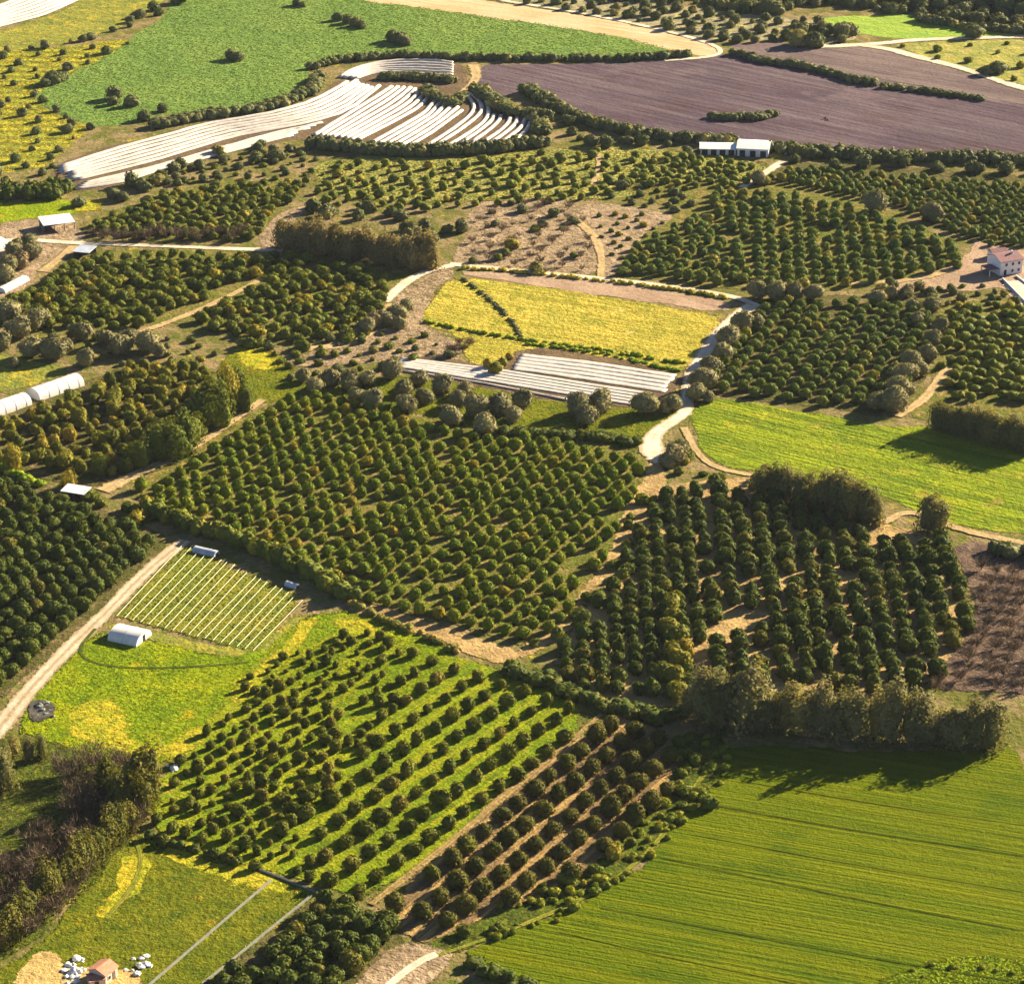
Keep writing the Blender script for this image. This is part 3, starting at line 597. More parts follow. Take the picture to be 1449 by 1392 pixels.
K['greenbush'] = Kind('weedy_bush', LM['gbush'], rx=1.6, rz=1.0, h0=0.0, leaves=200, leaf=.45, amp=.6, seed=41, nvar=6, parts=False)
K['yellowbush'] = Kind('yellow_shrub', LM['autumn'], rx=2.3, rz=2.4, h0=0.0, leaves=160, leaf=.5, amp=.55, seed=22, nvar=4, parts=False)

def pts_lattice(poly, o, a, b, jit=0.12, miss=0.04, lift=1.4, tilt=None):
    """grid of planting points; o, a, b in photo pixels around a crown at height lift"""
    O = np.array(P(*o, lift)); A = np.array(P(o[0] + a[0], o[1] + a[1], lift)) - O; B = np.array(P(o[0] + b[0], o[1] + b[1], lift)) - O
    n = 90; ii, jj = np.meshgrid(np.arange(-n, n), np.arange(-n, n)); ii = ii.ravel()[:, None]; jj = jj.ravel()[:, None]
    X = O + ii * A + jj * B
    d = X[:, 1] * CP + CAMH * SP
    px = 724.5 + FPX * X[:, 0] / np.maximum(d, 1); py = 696 - FPX * (X[:, 1] * SP + (lift - CAMH) * CP) / np.maximum(d, 1)
    ok = inpoly(px, py, poly) & (d > 50)
    X = X[ok]; s = min(np.linalg.norm(A), np.linalg.norm(B))
    X = X + rng.normal(0, jit * s, X.shape) * 0.6
    return X[rng.random(len(X)) > miss]
def pts_random(poly, spacing, lift=1.0, tries=30):
    xs = [p[0] for p in poly]; ys = [p[1] for p in poly]; out = []; cell = {}
    W = [P(x, y, lift) for x, y in poly]; ax = [w[0] for w in W]; ay = [w[1] for w in W]
    area = (max(ax) - min(ax)) * (max(ay) - min(ay)); N = int(area / spacing ** 2 * 6)
    X = np.c_[rng.uniform(min(ax), max(ax), N), rng.uniform(min(ay), max(ay), N)]
    X = X[inpoly(X[:, 0], X[:, 1], W)]
    for x, y in X:
        k = (int(x // spacing), int(y // spacing)); good = True
        for i in (-1, 0, 1):
            for j in (-1, 0, 1):
                for q in cell.get((k[0] + i, k[1] + j), ()):
                    if (q[0] - x) ** 2 + (q[1] - y) ** 2 < spacing ** 2: good = False
        if good: cell.setdefault(k, []).append((x, y)); out.append((x, y))
    return np.array(out)
def inview(pts, m=45):
    out = []
    for x, y in pts:
        a, b = proj(x, y, 1)
        if -m < a < 1449 + m and -m < b < 1392 + m: out.append((x, y))
    return out
def plant(kind, pts, label, group, sz=(0.85, 1.15), cap=300, cat='fruit tree', zs=1.0, rest=None, exclude=None, sizef=None):
    pts = inview([tuple(p) for p in pts])
    if exclude is not None: pts = [p for p in pts if not exclude(*proj(p[0], p[1], 1.0))]
    pts.sort(key=lambda p: p[1])
    for p in pts[:cap]:
        s = random.uniform(*sz) * (sizef(*proj(p[0], p[1], 1.0)) if sizef else 1)
        K[kind].place(p[0], p[1], s * 0.97, label, cat, group, zs=zs * random.uniform(.9, 1.2), xs=random.uniform(.9, 1.1))
    if len(pts) > cap:
        rs = pts[cap:]
        K[kind].joined(rest or 'orchard_trees', rs, [random.uniform(*sz) * (sizef(*proj(p[0], p[1], 1.0)) if sizef else 1) for p in rs], label.replace('tree ', 'trees ', 1), group)
    return pts
LAST = {}
# --- big central orchard
plant('citrus', pts_lattice([(190, 695), (255, 655), (335, 600), (395, 566), (450, 558), (600, 590), (700, 615), (800, 622), (905, 640), (915, 668), (888, 715), (860, 790), (798, 876), (745, 905), (620, 868), (510, 842), (440, 800), (335, 752), (245, 715)],
      (635, 708), (21.6, 4.7), (-14.5, 11.8), jit=.075, miss=.035), 'round green citrus tree in a diagonal row of the big central orchard', 'citrus trees of the big central orchard', sz=(.78, 1.04), cap=300)
# --- dense orchard on the left edge
plant('left', pts_lattice([(-30, 665), (45, 685), (120, 722), (185, 745), (236, 768), (150, 850), (70, 925), (20, 965), (-30, 1000)], (150, 850), (24.5, 4.2), (-13.0, 12.2), jit=.13, miss=.02),
      'dark dense citrus tree on the left of the straight dirt road', 'dark citrus trees left of the straight road', sz=(.88, 1.18))
# --- vertical rows right of centre
rowpoly_a = [(795, 912), (860, 830), (935, 700), (990, 690), (1000, 760), (985, 985), (930, 990), (800, 965)]
rowpoly_b = [(1000, 690), (1080, 690), (1240, 755), (1338, 762), (1358, 850), (1376, 885), (1322, 955), (1240, 985), (1100, 965), (1000, 985)]
plant('row', pts_lattice(rowpoly_a, (850, 930), (24, 1.5), (0.6, 13.6), jit=.1, miss=.04), 'dark green tree standing in a close vertical row left of the yellowing trees', 'trees in close vertical rows', sz=(.8, .98),
      exclude=lambda a, b: (a < 905 and b < 780))
def gaps(a, b):
    return (1000 < a < 1075 and 862 < b < 905 and random.random() < .75) or (1180 < a < 1225 and 815 < b < 835) or random.random() < .02
plant('row', pts_lattice(rowpoly_b, (1120, 830), (29.5, 3.0), (2.4, 13.6), jit=.14, miss=.03), 'dark green tree in the wide-spaced rows behind the tall windbreak', 'trees in wide-spaced rows behind the windbreak', sz=(.92, 1.2), exclude=gaps)
# --- dry soil orchard in the foreground
plant('dry', pts_lattice([(850, 1020), (955, 1042), (958, 1095), (905, 1165), (830, 1225), (690, 1290), (600, 1325), (560, 1300), (540, 1276), (700, 1150)], (745, 1164), (23.3, -19.6), (35.9, 9.9), jit=.06, miss=.02, lift=1.8),
      'large dark round tree on the bare brown soil of the foreground orchard', 'trees on bare brown soil in the foreground', sz=(.85, 1.12))
# --- grass orchard
def gsz(a, b): return 0.72 + 0.42 * min(1, max(0, ((a - 300) * 0.6 + (b - 900)) / 420))
plant('young', pts_lattice([(560, 905), (640, 935), (740, 955), (843, 1008), (700, 1128), (520, 1272), (460, 1250), (430, 1180), (500, 1080), (560, 1010)], (594, 1045), (23.3, -16), (33.3, 12.2), jit=.07, miss=.05, lift=1.3),
      'small round tree in the even rows of the grassy foreground orchard', 'small trees in rows on bright grass', sz=(.9, 1.2), sizef=gsz)
plant('young', pts_lattice([(345, 965), (440, 905), (500, 888), (560, 905), (560, 1010), (500, 1080), (430, 1180), (458, 1248), (350, 1220), (215, 1178), (245, 1085), (310, 1010)], (440, 1060), (16.5, -11), (19.0, 8.0), jit=.2, miss=.10, lift=1.1),
      'little shrubby tree in the weedy western half of the grass orchard', 'little shrubby trees in tall weeds', sz=(.65, 1.15), sizef=lambda a, b: gsz(a, b) * random.choice((.8, 1, 1.1)))
# --- south orchard
plant('left', pts_lattice([(452, 1280), (480, 1268), (560, 1312), (555, 1335), (480, 1400), (300, 1400), (345, 1365)], (430, 1340), (26, 4), (-15, 15), jit=.15, miss=.03),
      'dark broad tree in the small orchard at the bottom edge', 'dark trees of the small bottom orchard', sz=(.95, 1.2))
# --- east orchards
plant('east', pts_lattice([(1000, 540), (1040, 480), (1070, 440), (1115, 425), (1310, 425), (1335, 455), (1300, 520), (1262, 565), (1180, 575), (1100, 562), (1010, 548)], (1150, 510), (-6.8, 9.8), (26.0, -1.8), jit=.12, miss=.03),
      'dome-shaped tree in the eastern orchard above the bright green field', 'domed trees above the bright green field', sz=(.85, 1.02))
plant('scatter', pts_lattice([(1335, 470), (1350, 430), (1480, 430), (1480, 565), (1340, 560), (1330, 520)], (1380, 480), (17, 3), (-6, 10), jit=.25, miss=.12),
      'olive-green tree of the uneven orchard below the white house', 'trees of the uneven orchard by the white house', sz=(.85, 1.2))
plant('ne', pts_lattice([(880, 385), (905, 345), (970, 308), (1000, 300), (1050, 345), (1060, 400), (1000, 400)], (960, 350), (17.5, 3), (-5, 8.5), jit=.2, miss=.08),
      'dark green tree at the western end of the orchard above the yellow field', 'trees at the western end of the upper orchard', sz=(.8, 1.1))
plant('ne', pts_lattice([(1060, 345), (1000, 300), (1000, 268), (1100, 275), (1200, 290), (1300, 325), (1352, 348), (1355, 380), (1240, 395), (1130, 408), (1062, 402)], (1130, 330), (19.3, 1.6), (0.7, 8.8), jit=.13, miss=.05),
      'dark green tree in the vertical rows of the upper orchard', 'trees in vertical rows of the upper orchard', sz=(.8, 1.1), cap=200, rest='upper_orchard_trees')
plant('nne', pts_lattice([(1070, 262), (1118, 236), (1200, 242), (1300, 250), (1480, 262), (1480, 345), (1405, 345), (1362, 330), (1300, 305), (1250, 282), (1140, 262)], (1250, 265), (13.5, 2.6), (-5.5, 6.6), jit=.15, miss=.04),
      'small dark tree in the dense orchard below the ploughed field', 'small dark trees below the ploughed field', sz=(.72, .95), rest='dense_orchard_trees')
plant('scatter', pts_lattice([(880, 262), (900, 215), (990, 222), (1085, 232), (1050, 262), (980, 262)], (980, 245), (15, 2), (-4, 7), jit=.2, miss=.1),
      'olive-brown tree in the orchard in front of the long white-roofed barns', 'trees in front of the long barns', sz=(.75, 1))
plant('scatter', pts_random([(445, 270), (480, 228), (640, 232), (760, 216), (860, 212), (890, 262), (830, 282), (660, 290), (560, 300), (440, 290)], 6.0),
      'small scattered fruit tree on the yellow scrubland in the middle distance', 'fruit trees scattered on the yellow scrubland', sz=(.6, 1.1), cap=230, rest='scattered_fruit_trees')
# --- west orchards
plant('west2', pts_lattice([(110, 322), (160, 303), (230, 272), (330, 258), (420, 256), (428, 272), (398, 292), (365, 335), (300, 338), (150, 328)], (280, 300), (14.5, 3), (-5.5, 7.8), jit=.2, miss=.05),
      'green tree in the diagonal rows behind the roadside bare trees', 'trees in diagonal rows behind the bare trees', sz=(.75, 1.0), cap=130, rest='western_orchard_trees')
def wgap(a, b): return abs((b - 480) + (a - 170) * 0.42) < 9 and 150 < a < 380
plant('west', pts_random([(-20, 440), (60, 405), (112, 368), (200, 358), (400, 362), (545, 385), (548, 405), (535, 440), (495, 468), (420, 480), (330, 476), (270, 452), (170, 462), (90, 462), (-20, 450)], 4.3),
      'bushy yellow-green tree in the western orchard below the farm track', 'bushy trees of the western orchard', sz=(.72, 1.15), cap=300, exclude=wgap, rest='bushy_orchard_trees')
plant('autumn', pts_random([(-20, 610), (60, 575), (125, 552), (185, 520), (290, 520), (330, 560), (290, 615), (220, 645), (150, 672), (60, 660), (-20, 655)], 4.1),
      'yellow and brown fruit tree in the grove beside the white polytunnels', 'yellowing trees beside the polytunnels', sz=(.6, 1.05), cap=260)
# ------------------------------------------------------------------ single trees, hedges, bushes
def tree_at(kind, px, py, s, label, cat='tree', group=None, zs=1.0, lift=0.0, xs=1.0):
    x, y = P(px, py, lift); return K[kind].place(x, y, s, label, cat, group, zs=zs, xs=xs)
G_OL = 'olive trees between the orchards'
OL = [(528, 576, 1.0), (570, 560, .9), (577, 583, 1.0), (554, 535, 1.0), (497, 550, 1.0), (594, 545, .8), (625, 558, 1.05), (635, 600, 1.05), (687, 612, 1.1), (673, 588, 1.1), (704, 586, 1.1), (739, 577, .95), (818, 584, 1.15), (853, 581, 1.1), (829, 600, 1.0), (911, 585, 1.15), (953, 580, .9), (940, 585, .6), (470, 545, .9), (445, 555, .8), (520, 545, .8), (505, 568, .8), (650, 575, .9), (430, 540, .7), (600, 570, .8), (725, 595, .8), (660, 560, .8)]
for i, (a, b, s) in enumerate(OL): tree_at('olive', a, b, s, 'grey-green olive tree on the grass below the white crop covers', 'olive tree', 'olive trees below the white crop covers', lift=0)
OL2 = [(14, 455, 1.2), (52, 465, 1.25), (28, 478, 1.2), (114, 480, 1.0), (79, 508, 1.25), (45, 505, 1.1), (121, 518, 1.0), (169, 503, 1.2), (207, 497, 1.2), (186, 488, .9), (3, 495, 1.0), (148, 488, .9), (95, 495, .7), (225, 505, .8), (20, 520, .6)]
for a, b, s in OL2: tree_at('olive', a, b, s, 'grey-green olive tree on the dry ground behind the twin polytunnels', 'olive tree', 'olive trees behind the twin polytunnels')
OL3 = [(40, 352, .95), (46, 366, .9), (20, 365, 1), (12, 385, 1), (30, 380, 1), (25, 355, .8), (5, 398, 1.0)]
for a, b, s in OL3: tree_at('olive', a, b, s, 'dark olive tree in the clump beside the farm yard', 'olive tree', 'olive trees by the farm yard')
OL4 = [(1073, 422, 1.1), (1098, 424, 1.1), (1125, 424, 1.0), (1150, 424, .9), (1048, 470, 1.2), (1070, 466, .9), (1030, 490, 1.1), (1020, 510, 1), (1005, 530, 1.0), (992, 552, 1.2), (985, 566, .9), (1002, 568, .6)]
for a, b, s in OL4: tree_at('olive', a, b, s, 'grey-green tree on the edge of the pale winding road', 'tree', 'grey-green trees edging the winding road')
OL5 = [(1290, 520, .9), (1280, 540, 1.1), (1300, 530, .8), (1270, 560, 1.1), (1262, 580, 1.3), (1240, 578, .9), (1285, 560, .8), (1310, 510, .9), (1320, 490, .9), (1330, 470, .8), (1300, 460, .8), (1320, 440, .8), (1290, 440, .7), (1240, 430, .8), (1260, 422, .7), (1285, 420, .7)]
for a, b, s in OL5: tree_at('olive', a, b, s, 'pale grey shrubby tree on the dividing bank east of the domed trees', 'tree', 'grey shrubby trees on the eastern bank')
for a, b, s, L in [(1240, 300, 1.35, 'big grey tree rising above the dark orchard, the largest of that orchard'), (1320, 312, 1.2, 'second grey tree above the dark orchard, right of the largest'), (1075, 260, .9, 'grey tree at the lower end of the short pale track')]:
    tree_at('olive', a, b, s, L, 'tree')
for a, b, s in [(956, 655, 1.0), (965, 642, .8), (945, 660, .7)]: tree_at('olive', a, b, s, 'dark bushy tree at the fork of the pale road', 'tree', 'bushy trees at the road fork')
tree_at('yellowbush', 240, 295, 1.1, 'bright yellow-green tree at the top of the diagonal rows', 'tree')
for a, b, s in [(724, 352, 1.3), (716, 362, .9), (705, 368, .8), (812, 365, .7)]: tree_at('scatter', a, b, s, 'dark green tree alone in the brown clearing', 'tree', 'green trees in the brown clearing')
for a, b, s in [(560, 455, 1.1), (545, 460, 1.0), (530, 462, 1.0), (575, 440, .8), (520, 470, .9), (565, 465, .8)]: tree_at('olive', a, b, s * .9, 'grey tree at the end of the pale spur track', 'tree', 'grey trees at the end of the spur track')
for a, b, s in [(640, 500, .9), (655, 498, .9), (665, 490, .8), (650, 488, .7)]: tree_at('bare', a, b, s * .8, 'bare bush in the weedy corner of the yellow field', 'bush', 'bare bushes in the corner of the yellow field')
for a, b, s in [(700, 528, 1.2), (690, 520, 1.0), (712, 518, 1.0), (720, 508, .7)]: tree_at('yellowbush', a, b, s * .75, 'yellow-green bush between the two patches of white covers', 'bush', 'bushes between the white covers')
# lone bushes in the far pasture
for a, b, s in [(328, 84, 1.5), (337, 86, 1.3)]: tree_at('bush', a, b, s, 'dark bush of the lone pair in the far pasture', 'bush', 'lone pair in the far pasture')
for a, b, s in [(555, 58, 1.7), (565, 61, 1.6), (573, 64, 1.3)]: tree_at('bush', a, b, s, 'dark bush of the biggest clump in the far pasture', 'bush', 'biggest clump in the far pasture')
for a, b, s in [(478, 29, 1.3), (492, 33, 1.4), (504, 37, 1.4), (512, 40, 1), (420, 8, 1.2), (428, 10, .9)]: tree_at('bush', a, b, s, 'dark bush in the small row topping the far pasture', 'bush', 'small row at the top of the far pasture')
for a, b, s in [(162, 140, 1.8), (186, 150, 1.6), (160, 148, 1.2), (205, 170, 1.4), (230, 158, 1.2), (75, 118, 1.8), (85, 115, 1.4), (65, 122, 1.2), (218, 15, 1.5), (250, 5, 1.7), (198, 25, 1.3), (225, 22, 1.0)]:
    tree_at('bush', a, b, s, 'dark bush on the left side of the far pasture', 'bush', 'bushes on the left side of the far pasture')

# --- windbreaks
WB = [(992, 1020, .8), (1012, 1026, 1.0), (1034, 1026, .85), (1056, 1030, 1.12), (1074, 1030, .85), (1104, 1028, .62), (1122, 1034, .9), (1146, 1036, .6), (1163, 1040, .8), (1186, 1040, .92), (1208, 1044, .78), (1240, 1042, .7), (1262, 1048, .85), (1290, 1050, .72), (1306, 1050, .92), (1336, 1052, .66), (1352, 1054, .86), (1376, 1054, .7), (1402, 1056, .95), (972, 1014, .55)]
for a, b, s in WB:
    tree_at('break', a, b, s, 'tall brownish-green windbreak tree above the big green wheat field', 'windbreak tree', 'windbreak above the big green field', zs=random.uniform(.78, 1.15))
WB2 = [(1084, 700, .72), (1098, 704, .68), (1112, 707, .7), (1128, 710, .62), (1142, 712, .7), (1168, 722, .8), (1182, 726, .85), (1196, 730, .85), (1210, 735, .85), (1224, 740, .85), (1238, 744, .7), (1156, 716, .55), (1072, 698, .5)]
for a, b, s in WB2: tree_at('break', a, b, s * .92, 'tall brown tree in the row under the bright green field', 'windbreak tree', 'row of tall brown trees below the bright field')
tree_at('break', 1312, 752, .8, 'lone tall brown tree right of the sandy gap', 'windbreak tree'); tree_at('break', 1328, 755, .6, 'smaller brown tree touching the lone tall one beside the sandy gap', 'windbreak tree')
for i in range(22):
    a = 1325 + i * 6.3; tree_at('break', a, 606 + i * 1.6 + random.uniform(-3, 3), .52 + .1 * random.random(), 'brown windbreak tree at the right edge above the bright field', 'windbreak tree', 'windbreak at the right edge above the bright field')
for i in range(34):
    t = i / 33; a = 398 + 212 * t; b = 352 + 30 * t + random.uniform(-4, 3)
    tree_at('grove', a, b, random.uniform(.7, 1.05), 'brownish poplar in the dense tall grove right of the farm track', 'poplar', 'poplars of the tall grove')
for a, b, s in [(235, 640, .9), (250, 648, .95), (262, 640, .95), (228, 650, .8), (272, 628, .8)]: tree_at('green_tall', a, b, s, 'tall broad tree at the near end of the grove beside the tan track', 'tree', 'tall trees at the near end of the grove')
for a, b, s in [(288, 606, .95), (298, 600, 1.05), (308, 605, .9), (325, 575, 1.0), (333, 570, .85), (318, 585, .8), (345, 582, .6)]: tree_at('green_tall', a, b, s, 'tall narrow tree at the far end of the grove beside the tan track', 'tree', 'tall trees at the far end of the grove', zs=1.15, xs=.75)
for a, b, s in [(195, 660, .7), (20, 665, .7), (215, 650, .6), (180, 668, .45), (145, 672, .5), (95, 690, .45)]: tree_at('green_tall', a, b, s, 'rounded dark tree on the lower edge of the yellowing grove', 'tree', 'rounded trees below the yellowing grove')
# --- grove in the lower left: bare trees and a poplar screen
for p in inview(pts_random([(-20, 1250), (60, 1190), (130, 1180), (120, 1240), (60, 1310), (-20, 1370)], 5.0)) + inview(pts_random([(85, 1090), (120, 1075), (200, 1085), (210, 1120), (190, 1170), (110, 1160)], 5.0)):
    K['bare'].place(p[0], p[1], random.uniform(.9, 1.4), 'leafless brown tree in the thicket at the lower left', 'bare tree', 'bare trees of the lower left thicket')
for i in range(26):
    t = i / 25; a = 5 + 175 * t + random.uniform(-4, 4); b = 1345 - 165 * t + random.uniform(-3, 3)
    tree_at('poplar', a, b, random.uniform(.55, .78), 'golden-brown slender poplar in the slanting screen at the lower left', 'poplar', 'slanting poplar screen at the lower left')
for a, b, s in [(185, 1150, 1.0), (198, 1145, 1.15), (212, 1140, 1.1), (205, 1155, .9), (172, 1160, .8), (165, 1140, .8), (150, 1130, .9)]:
    tree_at('poplar', a, b, s, 'tall dark poplar standing at the corner of the grass orchard', 'poplar', 'poplars at the corner of the grass orchard')
for a, b, s in [(5, 1120, .9), (-5, 1100, .8), (10, 1090, .6), (40, 1075, .5), (60, 1072, .5), (20, 1070, .5)]: tree_at('break', a, b, s * .7, 'brown tree at the left edge below the dirt road', 'tree', 'brown trees at the left edge below the road')

def bushes_line(kind, line, spacing, width, sz, label, group, cat='bush', cap=999, zs=1.0):
    W = [P(*p) for p in line]; c = 0
    for i in range(len(W) - 1):
        a, b = np.array(W[i]), np.array(W[i + 1]); L = np.linalg.norm(b - a); k = max(1, int(L / spacing))
        for j in range(k):
            t = (j + random.random()) / k; q = a + (b - a) * t + np.array((random.uniform(-width, width), random.uniform(-width, width)))
            u, v = proj(q[0], q[1])
            if -30 < u < 1480 and -30 < v < 1420 and c < cap:
                K[kind].place(q[0], q[1], random.uniform(*sz), label, cat, group, zs=zs * random.uniform(.85, 1.2)); c += 1
def hedge(line, width, height, label, mat='bush', spacing=1.3, seed=1, leaf=.45):
    r = np.random.default_rng(seed); W = [np.array(P(*p)) for p in line]; parts = []; rn = []
    spacing = min(spacing, max(.5, width * .42))
    vs = [crown(r, sub=1, rx=1.0, rz=.95, h0=0, leaves=36, leaf=leaf, amp=.5) for _ in range(5)]
    for i in range(len(W) - 1):
        a, b = W[i], W[i + 1]; L = np.linalg.norm(b - a)
        for j in range(max(1, int(L / spacing * max(1, width / 2.2)))):
            q = a + (b - a) * r.random() + r.uniform(-.5, .5, 2) * width * .7; s = r.uniform(.6, 1.15)
            v, f = vs[r.integers(5)]; an = r.uniform(0, 6.28); c_, s_ = math.cos(an), math.sin(an)
            w = v * np.array((s * min(width * .5, 2.2), s * min(width * .5, 2.2), s * height * .5))
            parts.append((np.c_[w[:, 0] * c_ - w[:, 1] * s_ + q[0], w[:, 0] * s_ + w[:, 1] * c_ + q[1], w[:, 2]], f)); rn.append(np.full(len(v), r.random()))
    V, F_ = merge(parts); ctr = V.mean(0); ctr[2] = 0
    o = link('hedge', mesh_np('hedge', V - ctr, F_, [LM[mat]], np.concatenate(rn)), loc=tuple(ctr)); return tag(o, label, 'hedge')
hedge([(205, 722), (280, 752), (340, 770), (400, 795), (450, 822), (498, 850)], 4.6, 4.6, 'tall yellow-green hedge between the central orchard and the striped crop plot', 'yg', seed=2)
hedge([(498, 856), (560, 886), (610, 905), (650, 925)], 2.6, 1.8, 'low pale hedge beside the sandy wedge below the central orchard', 'weed2', seed=3)
hedge([(440, 208), (500, 214), (560, 219), (620, 219), (700, 214), (770, 205)], 8.0, 5.0, 'dark hedge running under the fan of white crop covers', 'bush', seed=4)
hedge([(745, 130), (790, 158), (840, 178), (900, 192), (960, 200), (1040, 204)], 7.0, 4.5, 'dark hedge on the lower left rim of the purple ploughed field', 'bush', seed=5)
hedge([(1090, 214), (1160, 220), (1250, 226), (1340, 228), (1470, 232)], 9.0, 4.5, 'dark hedge on the lower right rim of the purple ploughed field', 'bush', seed=6)
hedge([(1036, 76), (1080, 88), (1130, 95), (1170, 105), (1210, 116), (1240, 122)], 4.5, 3.4, 'thin dark hedge dividing the purple field from the paler one, left stretch', 'bush', seed=7)
hedge([(1250, 124), (1300, 130), (1350, 136), (1392, 143)], 4.0, 2.6, 'thin dark hedge dividing the purple field from the paler one, right stretch', 'bush', seed=8)
hedge([(1008, 168), (1040, 169), (1080, 168), (1095, 163)], 6.0, 3.0, 'short green hedge alone in the purple ploughed field', 'bush', seed=9)
hedge([(440, 98), (480, 88), (560, 81), (640, 84), (720, 86), (800, 86), (880, 86), (975, 80)], 4.0, 3.6, 'long dark hedge along the lower rim of the far pasture', 'bush', seed=10)
hedge([(215, 182), (260, 172), (300, 165), (360, 158), (400, 150), (440, 132), (452, 112)], 7.0, 4.0, 'bushy hedge between the far pasture and the long white covers', 'bush', seed=11)
hedge([(0, 278), (60, 278), (90, 268)], 14.0, 5.5, 'dark thicket at the left tip of the long white covers', 'dark', seed=12)
hedge([(538, 112), (570, 112), (600, 113), (640, 116)], 7.0, 3.5, 'dark hedge inside the fan of white crop covers', 'bush', seed=13)
hedge([(600, 130), (615, 140), (640, 150), (650, 140)], 7.0, 3.5, 'clump of scrub inside the fan of white crop covers', 'bush', seed=14)
hedge([(672, 128), (690, 140), (708, 155), (730, 163), (760, 165), (768, 190)], 8.0, 4.0, 'bushy hedge at the right end of the curved white covers', 'bush', seed=15)
hedge([(648, 379), (760, 388), (860, 399), (960, 411), (1030, 423)], 2.2, 1.4, 'low yellow hedge beside the pale road above the yellow field', 'yflower', seed=16)
hedge([(600, 455), (660, 468), (740, 482), (850, 496), (970, 515)], 2.0, 1.2, 'low green hedge crossing the lower part of the yellow field', 'weed', seed=17)
hedge([(745, 487), (850, 500), (960, 525)], 2.2, 1.0, 'low green bank above the right patch of white covers', 'weed', seed=18)
hedge([(655, 395), (700, 430), (725, 455), (738, 480)], 1.6, 1.0, 'thin dark hedge line crossing the yellow field diagonally', 'bush', seed=19)
hedge([(690, 610), (740, 615), (800, 618), (860, 622), (905, 630)], 5.0, 2.6, 'dark green hedge on the top rim of the central orchard', 'dark', seed=20)
hedge([(198, 1184), (250, 1198), (310, 1216), (345, 1228)], 2.2, 2.4, 'dark shrubs added in place of the dark ditch below the grass orchard', 'dark', seed=21)  # shrub row added as stand-in for the black shade line of a ditch
hedge([(1300, 30), (1370, 42), (1480, 50)], 5.0, 4.0, 'dark hedge under the wooded hillside at the top right', 'bush', seed=22)
hedge([(720, 950), (790, 975), (850, 1000), (930, 1020), (970, 1010)], 5.0, 3.2, 'dark hedge between the vertical rows and the grass orchard', 'dark', seed=23)
hedge([(60, 690), (20, 672), (-20, 655)], 3.0, 2.0, 'green bank above the dark orchard on the left edge', 'weed', seed=24)
hedge([(660, 1362), (700, 1382), (745, 1400)], 3.5, 2.2, 'dark hedge at the bottom edge where the wheat field begins', 'dark', seed=25)
hedge([(1395, 780), (1420, 782), (1460, 790)], 6, 4, 'grey hedge above the bare orchard at the right edge', 'bush', seed=26)

B1 = 'bushes of the pale scrub above the fields'
for p in inview(pts_random([(640, -15), (760, 6), (860, 20), (980, 50), (1040, 58), (1200, 58), (1210, 46), (1150, 28), (1050, 22), (950, 8), (860, -15)], 8.0), 10)[:170]:
    K['bush'].place(p[0], p[1], random.uniform(.6, 1.5), 'grey-green bush on the pale scrubland at the top', 'bush', B1)
for a, b, s in [(1132, 64, 2.2), (1150, 66, 2.2), (1142, 66, 1.6), (1165, 45, 1.6), (1135, 48, 1.8), (1190, 52, 2.2), (1200, 50, 2.0), (1088, 18, 2.3), (1098, 20, 2.0), (1055, 18, 2.0), (1376, 53, 2.0), (1410, 104, 1.8), (1396, 106, 1.4)]:
    tree_at('bush', a, b, s, 'big dark bush beside the pale roads at the top right', 'bush', 'big bushes at the top right')
for p in inview(pts_random([(1262, 64), (1340, 60), (1480, 60), (1480, 122), (1410, 108), (1350, 92), (1294, 74)], 14.0), 10)[:50]:
    K['shrub'].place(p[0], p[1], random.uniform(.7, 1.5), 'shrub on the yellow field inside the fork of pale roads', 'shrub', 'shrubs inside the road fork')
for p in inview(pts_random([(-20, 80), (60, 74), (190, 58), (110, 100), (50, 135), (130, 180), (90, 215), (70, 250), (-20, 262)], 10.0), 10)[:110]:
    K['bush'].place(p[0], p[1], random.uniform(.45, 1.25), 'dark green bush among the yellow flowers at the top left', 'bush', 'bushes among the yellow flowers')
bushes_line('bush', [(0, 75), (60, 68), (130, 56), (200, 30)], 9, 3, (.5, 1.2), 'bush on the lower rim of the yellow meadow at the top left', 'bushes rimming the yellow meadow')
bushes_line('bush', [(90, 285), (150, 285), (220, 262), (280, 240), (350, 222), (440, 210)], 5, 9, (.8, 1.6), 'dark bush below the long white covers on the left', 'bushes below the long white covers')
bushes_line('bush', [(420, 290), (480, 300), (560, 320), (630, 345), (660, 330)], 5.0, 9, (.8, 1.5), 'dark green bush beside the poplar grove and the brown clearing', 'bushes beside the poplar grove')
bushes_line('bush', [(780, 175), (850, 205), (930, 212), (985, 215)], 6, 7, (.8, 1.6), 'grey-green bush under the rim hedge of the ploughed field', 'bushes under the rim hedge')
bushes_line('bush', [(1110, 226), (1200, 234), (1300, 240), (1470, 248)], 7, 6, (.9, 1.8), 'pale grey-green bush along the top of the dense dark orchard', 'bushes topping the dense dark orchard')
bushes_line('shrub', [(930, 700), (905, 740), (890, 790), (850, 850), (800, 905), (745, 930)], 5.5, 4, (.6, 1.3), 'shrub on the dirt strip beside the central orchard', 'shrubs on the dirt strip')
bushes_line('shrub', [(960, 1045), (1010, 1060), (985, 1110), (930, 1165), (860, 1225), (760, 1275), (650, 1320)], 4.5, 6, (.5, 1.2), 'shrub on the dark verge beside the wheat field', 'shrubs on the wheat field verge')
bushes_line('shrub', [(940, 650), (1000, 675), (1060, 690), (1075, 700)], 4.5, 5, (.7, 1.5), 'shrub on the bank at the road fork', 'shrubs at the road fork')
bushes_line('shrub', [(420, 500), (480, 500), (520, 480), (390, 490), (340, 500), (300, 510)], 6, 8, (.7, 1.5), 'shrub on the rough ground right of the western olives', 'shrubs on rough ground')
